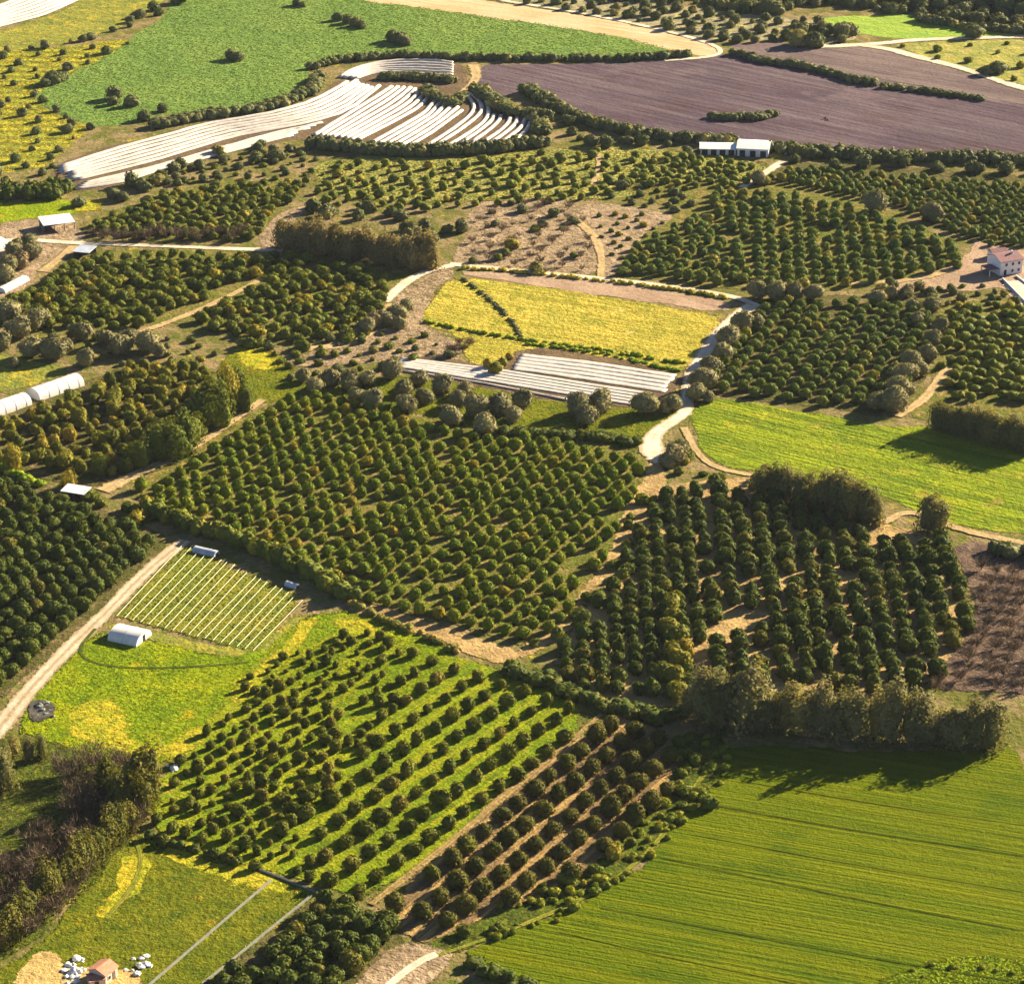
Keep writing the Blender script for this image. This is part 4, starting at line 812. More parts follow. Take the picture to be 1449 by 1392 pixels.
bushes_line('shrub', [(110, 700), (150, 712), (190, 728), (200, 745)], 4, 4, (.8, 1.6), 'shrub beside the small white-roofed hut', 'shrubs by the small hut')
bushes_line('bush', [(1240, 404), (1290, 402), (1330, 412), (1420, 425)], 5, 6, (.5, 1.1), 'bush on the slope below the white house', 'bushes below the white house')
bushes_line('greenbush', [(1290, 1385), (1340, 1374), (1390, 1370), (1449, 1384)], 2.2, 3, (.25, .6), 'shrub in the weedy bottom right corner', 'shrubs in the bottom right corner')
for a, b, s in [(948, 870, 1.25), (952, 885, 1.2), (945, 900, 1.2), (958, 915, 1.3), (950, 935, 1.3), (963, 950, 1.3), (955, 970, 1.3), (968, 930, 1.1), (940, 965, 1.1), (942, 840, .9), (958, 990, 1.2), (975, 980, 1.1), (930, 850, .8)]:
    tree_at('autumn', a, b, s, 'yellowing tree in the golden line through the vertical rows', 'fruit tree', 'yellowing line through the vertical rows')
bushes_line('greenbush', [(1030, 1050), (1005, 1100), (955, 1165), (880, 1240), (790, 1290), (680, 1335)], 2.4, 2.2, (.3, .8), 'weedy green tuft on the rim of the big wheat field', 'weedy tufts rimming the wheat field')
bushes_line('greenbush', [(975, 1050), (1000, 1062), (985, 1120), (930, 1170), (850, 1235), (720, 1300)], 1.8, 6, (.3, .9), 'weedy green tuft on the dark verge', 'weedy tufts on the verge')
for poly, n_, lab, gr in (([(290, 215), (430, 205), (470, 240), (430, 262), (330, 250), (230, 262)], 45, 'dark bush on the rough ground right below the long white covers', 'bushes on rough ground below the covers'),
                          ([(60, 470), (170, 470), (290, 480), (310, 505), (180, 515), (60, 500)], 26, 'low bush on the dry ground under the western orchard', 'low bushes under the western orchard'),
                          ([(380, 490), (500, 470), (600, 470), (640, 500), (540, 520), (400, 540)], 40, 'low bush on the brown ground left of the yellow field', 'low bushes left of the yellow field'),
                          ([(640, 365), (655, 300), (700, 285), (850, 290), (850, 385), (760, 385)], 12, 'low brown-green bush dotted over the clearing', 'low bushes dotted over the clearing'),
                          ([(1240, 405), (1400, 400), (1440, 430), (1330, 440), (1240, 425)], 30, 'low bush on the slope under the farm yard', 'low bushes under the farm yard'),
                          ([(840, 262), (900, 250), (970, 262), (990, 290), (960, 300), (880, 285)], 24, 'low bush on the strip above the upper orchard', 'low bushes above the upper orchard')):
    for p in inview(pts_random(poly, 5.5))[:n_]:
        K[random.choice(('shrub', 'bush'))].place(p[0], p[1], random.uniform(.45, 1.15), lab, 'bush', gr, zs=random.uniform(.7, 1.1))
# bare orchards
for p in inview(pts_lattice([(1385, 800), (1470, 800), (1470, 980), (1400, 965), (1310, 970), (1385, 895)], (1400, 880), (27, 4), (-8, 15), jit=.2, miss=.08)):
    K['smallbare'].place(p[0], p[1], random.uniform(.9, 1.2), 'leafless purplish tree in the bare orchard at the right edge', 'bare tree', 'bare orchard at the right edge')
for p in inview(pts_random([(660, 360), (675, 298), (720, 286), (800, 284), (825, 305), (840, 350), (830, 385), (760, 383)], 7.0))[:55]:
    K['smallbare'].place(p[0], p[1], random.uniform(.6, 1.1), 'leafless tree scattered on the brown clearing', 'bare tree', 'bare trees on the brown clearing')
for p in inview(pts_lattice([(835, 300), (880, 295), (955, 308), (940, 330), (880, 385), (862, 385), (850, 340)], (890, 335), (14, 6), (-11, 10), jit=.15, miss=.12)):
    K['shrub'].place(p[0], p[1], random.uniform(.5, .9), 'tiny shrub in the slanting rows of the planted clearing', 'shrub', 'tiny shrubs in slanting rows')
for i in range(24):
    tree_at('smallbare', 135 + i * 9 + random.uniform(-3, 3), 338 + random.uniform(-6, 4), random.uniform(1.0, 1.5), 'leafless pale tree lining the farm track', 'bare tree', 'bare trees lining the farm track')

# ------------------------------------------------------------------ white crop covers
PLASTIC = plain('white_plastic_film', (0.66, 0.60, 0.53), 0.5, c2=(0.50, 0.45, 0.38), size=1.6, transl=0.1)
def ridge(line, width, height, label, group, name='row_cover', rounds=1):
    px = smooth_px(line, rounds, closed=False); W = np.array([P(*p) for p in px]); pts = [W[0]]
    for i in range(len(W) - 1):
        L = np.linalg.norm(W[i + 1] - W[i]); k = max(1, int(L / 4))
        for j in range(1, k + 1): pts.append(W[i] + (W[i + 1] - W[i]) * j / k)
    W = np.array(pts); n = len(W); T = np.gradient(W, axis=0); T /= np.linalg.norm(T, axis=1)[:, None]; N = np.stack([-T[:, 1], T[:, 0]], 1)
    c = W.mean(0); V = []; w = width * (1 + rng.normal(0, .05, n)); hh = height * (1 + rng.normal(0, .12, n))
    prof = [(-.5, 0), (-.38, .6), (-.15, .96), (.15, .96), (.38, .6), (.5, 0)]
    for u, v in prof: V.append(np.c_[W - c + N * (w * u)[:, None], hh * v + (0.0 if v else -0.05)])
    V = np.concatenate(V); F_ = []
    for k in range(len(prof) - 1):
        for i in range(n - 1):
            a = k * n + i; b = a + n; F_ += [(a, a + 1, b + 1), (a, b + 1, b)]
    F_.append((0, n, 2 * n)); F_.append((0, 2 * n, 3 * n)); F_.append((0, 3 * n, 4 * n)); F_.append((0, 4 * n, 5 * n))
    e = n - 1; F_ += [(e, e + 2 * n, e + n), (e, e + 3 * n, e + 2 * n), (e, e + 4 * n, e + 3 * n), (e, e + 5 * n, e + 4 * n)]
    o = link(name, mesh_np(name, V, F_, [PLASTIC]), loc=(c[0], c[1], LAYER[0] + 0.01)); return tag(o, label, 'row cover', group)
def fan(T, B, n, width, label, group, height=.65, trim=0.02):
    def sample(L, t):
        d = [0]
        for i in range(len(L) - 1): d.append(d[-1] + math.dist(L[i], L[i + 1]))
        s = t * d[-1]
        for i in range(len(L) - 1):
            if s <= d[i + 1] or i == len(L) - 2:
                u = (s - d[i]) / (d[i + 1] - d[i]); return (L[i][0] + (L[i + 1][0] - L[i][0]) * u, L[i][1] + (L[i + 1][1] - L[i][1]) * u)
    m = 9
    for k in range(n):
        f = k / (n - 1) if n > 1 else .5; t0 = random.uniform(0, trim); t1 = 1 - random.uniform(0, trim); line = []
        for i in range(m):
            t = t0 + (t1 - t0) * i / (m - 1); a, b = sample(T, t), sample(B, t); line.append((a[0] + (b[0] - a[0]) * f, a[1] + (b[1] - a[1]) * f))
        ridge(line, width, height, label, group)
fan([(77, 240), (162, 211), (241, 191), (297, 174), (359, 166), (420, 153), (455, 139), (480, 123), (498, 113)], [(96, 258), (207, 231), (328, 194), (400, 181), (450, 172), (480, 164), (505, 151), (525, 133), (538, 121)], 7, 2.3, 'long white row cover in the upper band on the left', 'white covers of the upper long band')
fan([(112, 262), (221, 237), (345, 201), (414, 183), (450, 177)], [(100, 269), (166, 261), (221, 243), (345, 210), (414, 192)], 4, 2.0, 'long white row cover in the lower band at the left', 'white covers of the lower long band')
fan([(480, 111), (500, 98), (530, 90), (570, 86), (615, 86), (642, 90)], [(500, 113), (520, 106), (545, 102), (580, 104), (610, 106), (644, 107)], 6, 2.2, 'short white row cover in the patch topping the fan', 'white covers at the top of the fan')
fan([(443, 193), (478, 171), (515, 148), (538, 134), (556, 122)], [(503, 200), (545, 179), (588, 156), (604, 141), (614, 128)], 8, 2.1, 'white plastic row cover in the broad middle of the fan', 'white covers in the middle of the fan')
fan([(526, 203), (560, 184), (600, 161), (612, 147), (621, 138)], [(576, 209), (610, 189), (640, 167), (655, 156)], 6, 2.0, 'white row cover in the shorter block right of the middle', 'white covers of the shorter block')
for L in ([(604, 207), (640, 184), (665, 165), (672, 152), (665, 140), (655, 131)], [(618, 206), (655, 182), (676, 165), (683, 155), (678, 142), (662, 131)], [(634, 207), (670, 185), (690, 168), (692, 152), (686, 142), (680, 139)]):
    ridge(L, 1.9, .6, 'narrow white row cover with a hooked upper end', 'hooked white covers', rounds=2)
for (a, b), (c, d) in zip([(651, 204), (666, 203), (682, 203), (694, 203), (708, 203), (725, 201)], [(699, 163), (709, 164), (722, 167), (732, 168), (743, 169), (751, 172)]):
    ridge([(a, b), ((a + c) / 2 + 4, (b + d) / 2 + 2), (c - 3, d + 8), (c, d)], 1.9, .6, 'narrow straight white row cover at the right end of the fan', 'straight white covers at the right end')
ridge([(421, 184), (438, 178), (455, 174)], 2.4, .4, 'very short white row cover where the two long bands meet', None)
fan([(558, 507), (703, 524), (820, 543), (925, 559)], [(560, 518), (680, 537), (800, 557), (905, 574)], 5, 2.3, 'white row cover in the long patch under the yellow field', 'white covers of the long lower patch', height=.16)
ridge([(566, 525), (640, 536), (700, 546), (804, 567)], 1.2, .3, 'thin white row cover lowest of all, above the olive trees', None)
fan([(735, 503), (840, 515), (956, 533)], [(722, 521), (830, 536), (944, 554)], 5, 3.0, 'white row cover in the shorter patch under the yellow field', 'white covers of the shorter upper patch', height=.16)
fan([(-30, 20), (40, -6), (80, -18)], [(-10, 40), (60, 22), (118, -4)], 8, 3.0, 'white row cover in the patch cut by the top left corner', 'white covers in the top left corner')

# crop plot: white lines and low plants
WHITE = plain('white_paint', (0.78, 0.74, 0.64), 0.6, 0.1)
def bar(name, a, b, w, h, z0, mat, parent=None, label=None, cat=None, group=None):
    a = np.array(a); b = np.array(b); c = (a + b) / 2; L = np.linalg.norm(b - a); an = math.atan2(b[1] - a[1], b[0] - a[0])
    x, y = L / 2, w / 2
    V = [(-x, -y, 0), (x, -y, 0), (x, y, 0), (-x, y, 0), (-x, -y * .7, h), (x, -y * .7, h), (x, y * .7, h), (-x, y * .7, h)]
    Fq = [(3, 2, 1, 0), (4, 5, 6, 7), (0, 1, 5, 4), (1, 2, 6, 5), (2, 3, 7, 6), (3, 0, 4, 7)]
    o = link(name, mesh_np(name, V, Fq, [mat], smooth=False), parent, (c[0], c[1], z0), an); return tag(o, label, cat, group)
PIPE = plain('pale_pipe', (0.62, 0.62, 0.36), 0.6, 0.15)
A0, A1 = (264, 770), (428, 852); B0, B1_ = (165, 873), (358, 922)
for i in range(18):
    t = i / 17
    a = P(A0[0] + (A1[0] - A0[0]) * t + random.uniform(-2, 2), A0[1] + (A1[1] - A0[1]) * t - random.uniform(0, 4)); b = P(B0[0] + (B1_[0] - B0[0]) * t, B0[1] + (B1_[1] - B0[1]) * t)
    bar('irrigation_pipe', a, b, .17, .12, .35, PIPE, None, 'thin pale pipe lying along a row of the striped crop plot', 'pipe', 'pale pipes of the striped crop plot')

def scatter(name, pts, mat, size, label, hgt=0.6, seed=5):
    """loose tufts: each a few leaf blades; one object"""
    r = np.random.default_rng(seed); n = len(pts); pts = np.asarray(pts); k = 3
    c = np.repeat(pts, k, 0) + r.normal(0, size * .25, (n * k, 2)); m = len(c); s = size * r.uniform(.5, 1.3, (m, 1))
    an = r.uniform(0, 6.28, m); d = np.c_[np.cos(an), np.sin(an), np.zeros(m)] * s * .6
    ln = np.c_[r.normal(0, .55, (m, 2)), np.full(m, .55)] * s * hgt
    B = np.c_[c, np.full(m, 0.0)]
    V = np.stack([B - d, B + d, B + d * .7 + ln, B - d * .7 + ln * r.uniform(.6, 1, (m, 1))], 1).reshape(-1, 3)
    i0 = np.arange(m) * 4; F_ = np.stack([i0, i0 + 1, i0 + 2, i0 + 3], 1)
    o = link(name, mesh_np(name, V, F_, [mat], np.repeat(np.repeat(r.random(n), k), 4)))
    return tag(o, label, None, None, 'stuff')
def rand_in(poly, n, frame=True):
    W = [P(*p) for p in poly]; ax = [w[0] for w in W]; ay = [w[1] for w in W]
    X = np.c_[rng.uniform(min(ax), max(ax), n), rng.uniform(min(ay), max(ay), n)]
    X = X[inpoly(X[:, 0], X[:, 1], W)]
    d = X[:, 1] * CP + CAMH * SP; px = 724.5 + FPX * X[:, 0] / d; py = 696 - FPX * (X[:, 1] * SP - CAMH * CP) / d
    return X[(px > -20) & (px < 1470) & (py > -20) & (py < 1412)]
def not_in(X, poly):
    W = [P(*p) for p in poly]; return X[~inpoly(X[:, 0], X[:, 1], W)]
cp = []
for i in range(35):
    t = (i + .5) / 35; a = np.array(P(A0[0] + (A1[0] - A0[0]) * t, A0[1] + (A1[1] - A0[1]) * t)); b = np.array(P(B0[0] + (B1_[0] - B0[0]) * t, B0[1] + (B1_[1] - B0[1]) * t)); n = int(np.linalg.norm(b - a) / .9)
    for j in range(n): cp.append(a + (b - a) * (j + .5) / n + rng.normal(0, .12, 2))
scatter('crop_plants', cp, LM['yg'], .62, 'low green crop plants in close rows', .7)
scatter('meadow_weeds', rand_in(F['meadow'], 34000), LM['weed'], .55, 'lush weeds of the left meadow', .6, 6)
scatter('yellow_weeds', np.concatenate([rand_in(q, 2600) for q in YP]), LM['yflower'], .5, 'yellow flowering weeds in patches', .6, 30)
scatter('orchard_weeds', rand_in(F['orch_g'], 16000), LM['oweed'], .45, 'bright weeds between the small trees', .5, 7)
scatter('rough_weeds', not_in(rand_in(F['meadow_sw'], 34000), F['sand']), LM['weed'], .5, 'dry weeds of the lower left meadow', .6, 8)
scatter('verge_weeds', rand_in(F['verge'], 16000), LM['weed'], .5, 'weeds of the verge beside the wheat', .6, 9)
scatter('corner_weeds', rand_in(F['corner'], 8000), LM['weed'], .55, 'tall weeds in the bottom right corner', .8, 10)
scatter('barley_blades', rand_in(F['bright'], 9000), LM['barley'], .45, 'bright green crop of the eastern field', .6, 12)
scatter('yellow_blooms', rand_in(F['yellow'], 14000), LM['yflower'], .42, 'yellow blooms of the central field', .6, 13)
scatter('olive_grove_weeds', rand_in(F['olive_grass'], 14000), LM['weed'], .5, 'grass under the olive trees', .6, 14)
scatter('orchard_floor_weeds', rand_in(F['orch_c'], 22000), LM['weed2'], .6, 'weeds on the floor of the central orchard', .5, 15)
scatter('dry_orchard_weeds', rand_in(F['orch_d'], 5000), LM['weed2'], .5, 'sparse dry weeds between the spaced trees', .4, 16)
scatter('far_flowers', rand_in(F['flower'], 12000), LM['yflower'], .6, 'yellow flowers at the top left', .6, 17)
scatter('scrub_weeds', rand_in(F['mid_scrub'], 14000), LM['weed2'], .6, 'dry weeds on the middle scrubland', .6, 18)
scatter('grove_weeds', rand_in(F['grove_sw'], 14000), LM['weed2'], .6, 'undergrowth of the lower left grove', .6, 19)
scatter('pasture_grass', rand_in(F['far_pasture'], 45000), leaf_mat('pasture_blades', (0.12, 0.195, 0.035), (0.15, 0.225, 0.045)), .6, 'grass of the far pasture', .5, 20)
scatter('clearing_weeds', np.concatenate([rand_in(F['clearing'], 2500), rand_in(F['dirt_mid'], 6000), rand_in(F['house_yard'], 2500)]), LM['weed2'], .5, 'dry weeds on the brown clearings', .5, 21)

# ------------------------------------------------------------------ hill at the top right
HM = FM('wooded_hill', (0.09, 0.085, 0.05), (0.055, 0.06, 0.035), 18, c3=(0.14, 0.12, 0.08), fine=2, fine_amt=.8, bump=.8)
nx, ny = 90, 30; base_line = [(840, -8), (949, 4), (1052, 14), (1156, 10), (1280, 14), (1329, 26), (1400, 36), (1449, 42), (1600, 60)]
bw = [P(*p) for p in base_line]; bx = np.array([b[0] for b in bw]); by = np.array([b[1] for b in bw]); V = []
for j in range(ny):
    v = j / (ny - 1)
    for i in range(nx):
        x = bx[0] + (bx[-1] + 150 - bx[0]) * i / (nx - 1); y0 = np.interp(x, bx, by)
        hmax = 30 * min(1, (x - bx[0]) / 160.0)
        z = hmax * (1 - math.cos(min(1, v * 1.25) * math.pi)) / 2 * (1 + .22 * math.sin(x * .045) + .12 * math.sin(x * .11 + 1))
        V.append((x + 6 * math.sin(v * 9 + x * .05), y0 + v * 130 + 5 * math.sin(x * .09), z - .3))
Fq = [(j * nx + i, j * nx + i + 1, (j + 1) * nx + i + 1, (j + 1) * nx + i) for j in range(ny - 1) for i in range(nx - 1)]
HV = np.array(V)
tag(link('hill', mesh_np('hill', V, Fq, [HM], extra={'edge': np.full(len(V), 3.0)})), kind='structure')
hp = []
for q in HV[rng.integers(0, len(HV), 2600)]:
    u, v = proj(*q)
    if -20 < u < 1470 and v > -25: hp.append(q)
parts = []; rn = []
for q in hp[:900]:
    v, f = K['bush'].var[random.randrange(8)][2:4]; s = random.uniform(.8, 2.0); parts.append((v * s + q + np.array((random.uniform(-3, 3), random.uniform(-3, 3), -.6)), f)); rn.append(np.full(len(v), random.random()))
if parts:
    v, f = merge(parts); tag(link('hillside_woods', mesh_np('hillside_woods', v, f, [LM['bush']], np.concatenate(rn))), 'dark scrub wood covering the shaded hillside', None, None, 'stuff')

# ------------------------------------------------------------------ buildings
WALL = plain('white_wall', (0.72, 0.70, 0.68), 0.8, .08); ROOFW = plain('white_roof_sheet', (0.76, 0.76, 0.74), 0.5, .12, 3); DARK = plain('dark_opening', (0.03, 0.03, 0.035), 0.4)
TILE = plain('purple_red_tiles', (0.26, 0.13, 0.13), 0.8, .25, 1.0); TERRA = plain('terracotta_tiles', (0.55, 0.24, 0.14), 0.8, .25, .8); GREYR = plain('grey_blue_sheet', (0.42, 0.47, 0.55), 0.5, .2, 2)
TIMBER = plain('weathered_timber', (0.16, 0.12, 0.09), 0.9, .3, .5); CONC = plain('pale_concrete', (0.24, 0.24, 0.20), 0.85, .25, .7); GLASS = plain('window_glass', (0.03, 0.04, 0.05), 0.15); BEIGE = plain('pink_render', (0.62, 0.48, 0.38), .85, .1)
def box(name, x0, x1, y0, y1, z0, z1, mat, parent, cat=None):
    V = [(x0, y0, z0), (x1, y0, z0), (x1, y1, z0), (x0, y1, z0), (x0, y0, z1), (x1, y0, z1), (x1, y1, z1), (x0, y1, z1)]
    return link(name, mesh_np(name, V, [(3, 2, 1, 0), (4, 5, 6, 7), (0, 1, 5, 4), (1, 2, 6, 5), (2, 3, 7, 6), (3, 0, 4, 7)], [mat], smooth=False), parent)
def gable(name, x0, x1, y0, y1, z, rise, mat, parent, th=.2, o=.4):
    """ridge along x; solid prism roof slab with eaves"""
    ym = (y0 + y1) / 2; V = []
    for x in (x0 - o, x1 + o):
        V += [(x, y0 - o, z - .1), (x, ym, z + rise), (x, y1 + o, z - .1), (x, y1 + o, z - .1 + th), (x, ym, z + rise + th), (x, y0 - o, z - .1 + th)]
    Fq = [(0, 1, 7, 6), (1, 2, 8, 7), (2, 3, 9, 8), (3, 4, 10, 9), (4, 5, 11, 10), (5, 0, 6, 11), (0, 5, 4, 1), (1, 4, 3, 2), (6, 7, 10, 11), (7, 8, 9, 10)]
    return link(name, mesh_np(name, V, Fq, [mat], smooth=False), parent)
def gable_wall(x, y0, y1, z, rise, mat, parent, th=.2):
    V = []
    for xx in (x, x + th): V += [(xx, y0, z), (xx, y1, z), (xx, (y0 + y1) / 2, z + rise)]
    me = bpy.data.meshes.new('gable'); me.from_pydata(V, [], [(0, 2, 1), (3, 4, 5), (0, 1, 4, 3), (1, 2, 5, 4), (2, 0, 3, 5)]); me.materials.append(mat); return link('gable', me, parent)
def frame_px(name, a, b):
    """Empty at photo-pixel ground point a with its x axis towards b; returns it and the length"""
    p, q = P(*a), P(*b); e = empty(name, (p[0], p[1], 0), math.atan2(q[1] - p[1], q[0] - p[0])); return e, math.dist(p, q)
def window(e, x, y, z, w, h, side='y-'):
    fr = box('window', x, x + w, y - .09, y - .005, z, z + h, WHITE, e); box('pane', x + .08, x + w - .08, y - .11, y - .092, z + .08, z + h - .08, GLASS, fr); return fr
# white house at the right edge
e, L = frame_px('farmhouse', (1415, 391), (1447, 386)); W_, D_ = 9.5, 9.0
tag(e, 'white two-storey farmhouse with purple-red tiled roof at the right edge', 'house')
box('wall', 0, W_, 0, D_, 0, 5.4, WALL, e); gable('roof', 0, W_, 0, D_, 5.4, 1.7, TILE, e); gable_wall(-.02, 0, D_, 5.4, 1.7, WALL, e); gable_wall(W_ - .18, 0, D_, 5.4, 1.7, WALL, e)
for x, z in ((1.9, 3.5), (4.7, 3.5), (7.4, 3.5), (4.7, .9), (7.4, .9)): window(e, x, 0, z, 1.1, 1.2)
d_ = box('door', 1.6, 2.7, -.08, -.005, 0, 2.2, DARK, e); box('handle', 2.5, 2.58, -.13, -.085, 1.0, 1.15, WHITE, d_)
box('chimney', 6.5, 7.2, 3.2, 3.9, 6.0, 8.0, WALL, e)
pr = link('porch', None, e)
bpy.data.objects.remove(pr)
box('porch_roof', -4.4, -.05, .5, 6.5, 2.6, 2.85, TILE, e)
for x in (-4.2, -.4):
    for y in (.7, 6.2): box('porch_post', x, x + .25, y, y + .25, 0, 2.6, WALL, e)
e, L = frame_px('farmhouse_annexe', (1404, 368), (1425, 366)); tag(e, 'low tiled annexe behind the white farmhouse', 'annexe')
box('wall', 0, 6, 0, 4.5, 0, 2.6, WALL, e); gable('roof', 0, 6, 0, 4.5, 2.6, 1.0, TILE, e); window(e, 1.0, 0, 1, .9, 1)
e, L = frame_px('retaining_wall', (1418, 396), (1449, 428)); tag(e, 'long white garden wall descending from the farmhouse', 'wall'); box('wall_body', 0, L + 6, 0, .4, 0, .9, WALL, e)
e, L = frame_px('garden_wall', (1437, 392), (1475, 420)); tag(e, 'shorter white wall right of the long garden wall', 'wall'); box('wall_body', 0, L, 0, .4, 0, .8, WALL, e)
field('paved_drive', [(1420, 400), (1455, 392), (1480, 400), (1480, 440), (1446, 432)], RPALE, rounds=0)
# farm shed upper left
def open_shed(a, b, depth, h, rise, label, roofm=ROOFW, name='open_shed', back=True):
    e, L = frame_px(name, a, b); tag(e, label, 'shed')
    V = [(-.3, -.3, h), (L + .3, -.3, h), (L + .3, depth + .3, h + rise), (-.3, depth + .3, h + rise)]; V += [(x, y, z + .15) for x, y, z in V]
    link('roof', mesh_np('roof', V, [(3, 2, 1, 0), (4, 5, 6, 7), (0, 1, 5, 4), (1, 2, 6, 5), (2, 3, 7, 6), (3, 0, 4, 7)], [roofm], smooth=False), e)
    box('back_wall', 0, L, depth - .15, depth, 0, h + rise * .9, TIMBER, e); box('side_wall', 0, .15, .2, depth - .2, 0, h - .05, TIMBER, e)
    k = max(2, int(L / 3.5) + 1)
    for i in range(k): box('post', (L - .2) * i / (k - 1), (L - .2) * i / (k - 1) + .2, 0, .2, 0, h, TIMBER, e)
    return e
open_shed((63, 330), (106, 325), 9.5, 3.0, .6, 'open shed with bright white roof above the farm track')
open_shed((104, 364), (126, 366), 7.0, 2.2, .3, 'small flat shed with blue-grey roof below the farm track', GREYR)
open_shed((88, 706), (119, 711), 4.2, 2.6, .5, 'small white-roofed hut at the top of the dark left orchard')
def barn(a, b, depth, h, rise, label, roofm=ROOFW, wallm=WALL, doors=2):
    e, L = frame_px('barn', a, b); tag(e, label, 'barn'); box('wall', 0, L, 0, depth, 0, h, wallm, e); gable('roof', 0, L, 0, depth, h, rise, roofm, e, o=.5)
    gable_wall(-.02, 0, depth, h, rise, wallm, e); gable_wall(L - .18, 0, depth, h, rise, wallm, e)
    for i in range(doors): box('door', L * (i + .5) / doors - 1.2, L * (i + .5) / doors + 1.2, -.08, -.005, 0, min(h - .3, 2.6), DARK, e)
    return e
barn((991, 219), (1041, 220), 9, 2.6, .9, 'left, lower one of the two long white-roofed barns', doors=4)
barn((1043, 221), (1087, 223), 13, 3.4, 1.3, 'right, taller one of the two long white-roofed barns', doors=3)
e, L = frame_px('water_trough', (1104, 219), (1113, 219)); tag(e, 'tiny pale blue tank right of the long barns', 'tank'); box('tank_body', 0, L, 0, 2.2, 0, 1.6, plain('pale_blue', (.45, .62, .66)), e); box('tank_lid', .2, L - .2, .2, 2.0, 1.6, 1.75, WHITE, e)
# bottom house
e, L = frame_px('small_house', (150, 1394), (168, 1380)); tag(e, 'small house with pale terracotta roof on the sandy yard at the bottom', 'house')
box('wall', 0, 4.0, 0, 4.4, 0, 2.5, BEIGE, e); gable('roof', 0, 4.0, 0, 4.4, 2.5, .9, TERRA, e, o=.3); gable_wall(-.02, 0, 4.4, 2.5, .9, BEIGE, e); window(e, .8, 0, .9, .9, 1.0); box('door', 2.3, 3.2, -.07, -.005, 0, 2.0, TIMBER, e)
e, L = frame_px('lean_to', (128, 1400), (148, 1396)); tag(e, 'flat orange-roofed lean-to left of the small bottom house', 'shed'); box('wall', 0, 3.2, 0, 3.0, 0, 1.9, BEIGE, e); box('roof_slab', -.2, 3.4, -.2, 3.2, 1.9, 2.05, TERRA, e); box('door', 1, 1.9, -.07, -.005, 0, 1.7, DARK, e)
# polytunnels
FILM = plain('bright_tunnel_film', (0.80, 0.78, 0.74), 0.45, c2=(0.70, 0.67, 0.62), size=2.0, transl=0.1)
def polytunnel(a, b, width, height, label, mat=FILM, side=1):
    """a-b: the near long base line, in photo pixels"""
    e, L = frame_px('polytunnel', a, b); tag(e, label, 'polytunnel'); n = max(3, int(L / 2) + 1); k = 13; V = []
    for i in range(n):
        sag = 1 - (.015 if i % 2 else 0)
        for j in range(k):
            t = math.pi * j / (k - 1); V.append((L * i / (n - 1), width / 2 - math.cos(t) * width / 2 * sag, (math.sin(t) ** .8) * height * sag))
    Fq = [(i * k + j, (i + 1) * k + j, (i + 1) * k + j + 1, i * k + j + 1) for i in range(n - 1) for j in range(k - 1)]
    link('film_cover', mesh_np('film_cover', V, Fq, [mat]), e)
    for s in (0.02, L - .02):
        V2 = [(s, width / 2, 0)] + [(s, width / 2 - math.cos(math.pi * j / (k - 1)) * width / 2 * .985, (math.sin(math.pi * j / (k - 1)) ** .8) * height * .985) for j in range(k)]
        link('end_wall', mesh_np('end_wall', V2, [(0, j + 1, j + 2) for j in range(k - 1)], [mat], smooth=False), e)
    box('door', L + .01, L + .06, width / 2 - .6, width / 2 + .6, 0, min(2.0, height * .7), DARK, e)
    for i in range(0, n, 2):
        pr_ = []
        for j in range(k - 1):
            t0, t1 = math.pi * j / (k - 1), math.pi * (j + 1) / (k - 1)
            pr_.append(tube((L * i / (n - 1), width / 2 - math.cos(t0) * (width / 2 + .03), math.sin(t0) ** .8 * (height + .03)), (L * i / (n - 1), width / 2 - math.cos(t1) * (width / 2 + .03), math.sin(t1) ** .8 * (height + .03)), .04, .04, 3))
        v, f = merge(pr_); link('hoop', mesh_np('hoop', v, f, [CONC]), e)
    return e
polytunnel((152, 907), (193, 916), 8.0, 2.8, 'bright white polytunnel standing alone beside the straight dirt road')
polytunnel((57, 568), (120, 546), 7.0, 3.6, 'upper of the twin white polytunnels at the left edge')
polytunnel((-50, 606), (46, 573), 7.0, 3.4, 'lower of the twin white polytunnels, cut by the left edge')
polytunnel((8, 415), (42, 397), 4.2, 1.8, 'short low white tunnel by the farm yard')
polytunnel((-40, 368), (16, 352), 12.0, 3.5, 'white polytunnel cut by the left edge beside the farm track')
polytunnel((272, 782), (303, 789), 3.0, 1.5, 'low pale tunnel in the shade at the top of the striped crop plot', GREYR)
polytunnel((402, 829), (418, 834), 2.2, 1.2, 'tiny pale tunnel in the shade right of the striped crop plot', GREYR)
# channels lower left
def channel(a, b, label):
    e, L = frame_px('irrigation_channel', a, b); tag(e, label, 'channel'); box('channel_floor', 0, L, -.14, .14, 0, .35, CONC, e)
    box('channel_side', 0, L, -.22, -.14, 0, .55, CONC, e); box('channel_side', 0, L, .14, .22, 0, .55, CONC, e)
    k = int(L / 4)
    for i in range(k): box('support', L * (i + .5) / k - .15, L * (i + .5) / k + .15, -.3, .3, -.05, .3, CONC, e)
channel((205, 1400), (384, 1246), 'raised concrete channel, left one of the slanting pair'); channel((278, 1400), (441, 1268), 'raised concrete channel, right one of the slanting pair'); channel((366, 1231), (455, 1266), 'short concrete channel joining the tops of the slanting pair')
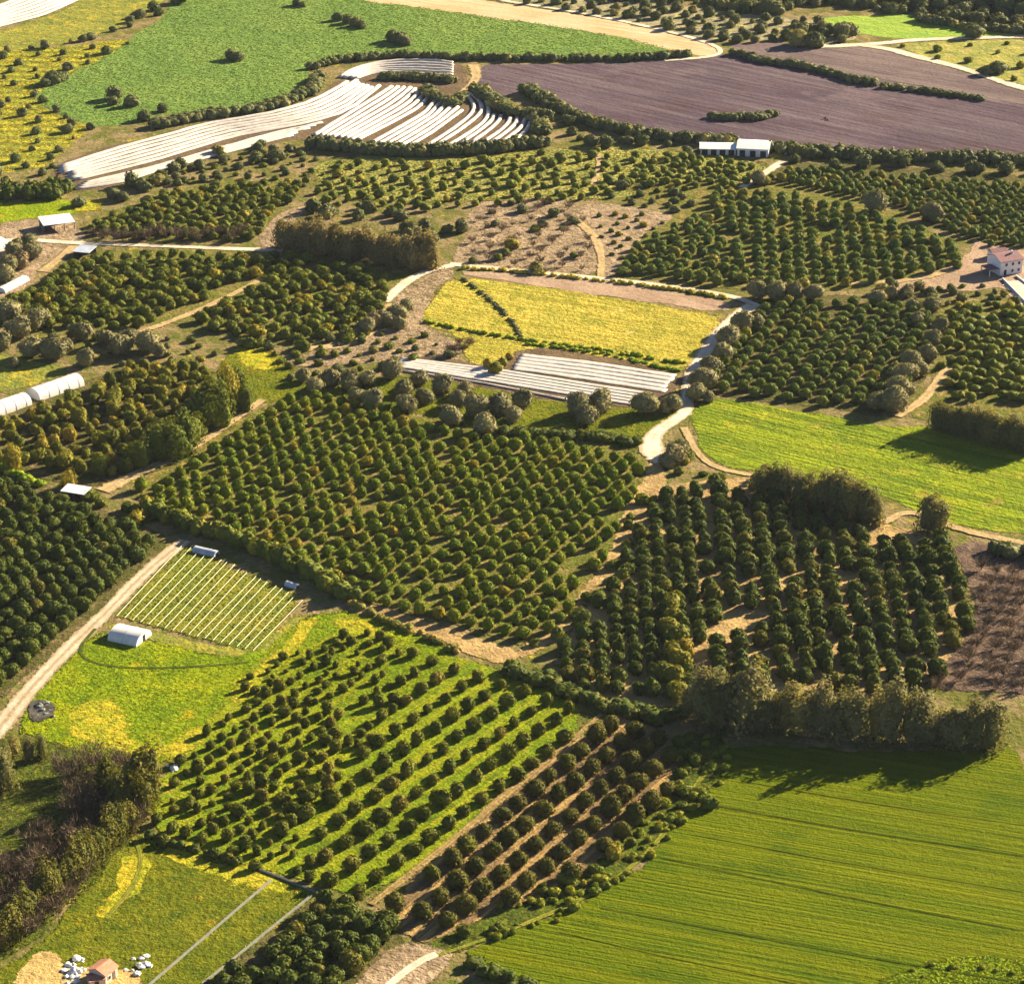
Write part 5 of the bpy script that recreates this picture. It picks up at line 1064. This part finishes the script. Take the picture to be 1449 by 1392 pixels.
# heaps
def heap(px, py, n, spread, size, label, mat, name='rubble_heap'):
    x, y = P(px, py); r = random.Random(int(px)); e = empty(name, (x, y, 0)); tag(e, label, 'heap')
    d, f = ICO[1]
    for i in range(n):
        s = size * r.uniform(.4, 1.2); v = d * np.array((s, s * r.uniform(.6, 1.2), s * r.uniform(.4, .8))) * (1 + np.array([r.uniform(-.25, .25) for _ in d])[:, None])
        link('boulder' if mat is not WALL else 'block', mesh_np('rubble_piece', v, f, [mat], smooth=False), e, (r.gauss(0, spread), r.gauss(0, spread * 1.3), s * .3))
heap(108, 1366, 16, 1.4, .9, 'heap of white blocks behind the small bottom house', WALL); heap(100, 1385, 9, 1.0, .7, 'smaller white heap left of the small bottom house', WALL)
heap(205, 1362, 11, 1.4, .8, 'heap of white rubble right of the small bottom house', WALL); heap(62, 1004, 10, 1.6, .8, 'pale rubble on the dark pad by the straight dirt road', CONC)
heap(245, 1083, 5, .9, .9, 'few white blocks in the meadow above the poplars', WALL); heap(1170, 168, 4, 1.4, .8, 'small heap of earth alone in the purple ploughed field', plain('turned_earth', (.16, .11, .10), .9), 'earth_heap')
field('dark_pad', [(38, 1000), (52, 990), (78, 998), (70, 1020), (40, 1024)], DPAD, rounds=1, jit=.4, rim=1.0)

# ------------------------------------------------------------------ haze
HZ = G('air'); vp = HZ.n('VolumePrincipled'); vp.inputs['Density'].default_value = 0.000014; vp.inputs['Color'].default_value = (0.80, 0.86, 1.0, 1)
vp.inputs['Anisotropy'].default_value = 0.0; HZ.l(vp.outputs[0], HZ.out.inputs['Volume'])
x0, x1, y0, y1, z0, z1 = -1500, 1500, -300, 2600, -1.0, 330.0
V = [(x0, y0, z0), (x1, y0, z0), (x1, y1, z0), (x0, y1, z0), (x0, y0, z1), (x1, y0, z1), (x1, y1, z1), (x0, y1, z1)]
hz = link('haze', mesh_np('haze', V, [(3, 2, 1, 0), (4, 5, 6, 7), (0, 1, 5, 4), (1, 2, 6, 5), (2, 3, 7, 6), (3, 0, 4, 7)], [HZ.m], smooth=False)); tag(hz, 'thin bluish haze over the whole valley', None, None, 'stuff')
scene.cycles.use_denoising = True
# members of small groups get their own place in the label
ORD = 'first second third fourth fifth sixth seventh eighth ninth tenth eleventh twelfth 13th 14th 15th 16th 17th 18th 19th 20th 21st 22nd 23rd 24th 25th 26th 27th 28th 29th 30th 31st 32nd 33rd 34th'.split()
grp = {}
for o in scene.objects:
    if o.parent is None and o.get('group') and o.get('category') and o.get('kind') is None: grp.setdefault((o['group'], o['label']), []).append(o)
for (g_, lab), mem in grp.items():
    if 2 <= len(mem) <= 34 and len(lab.split()) <= 12:
        top = 'white covers' in g_ and 'straight' not in g_
        mem.sort(key=lambda o: proj(o.location.x, o.location.y)[1 if top else 0])
        for i, o in enumerate(mem): o['label'] = lab + ', ' + ORD[i] + (' from the top' if top else ' from the left')
print('objects', len(scene.objects))
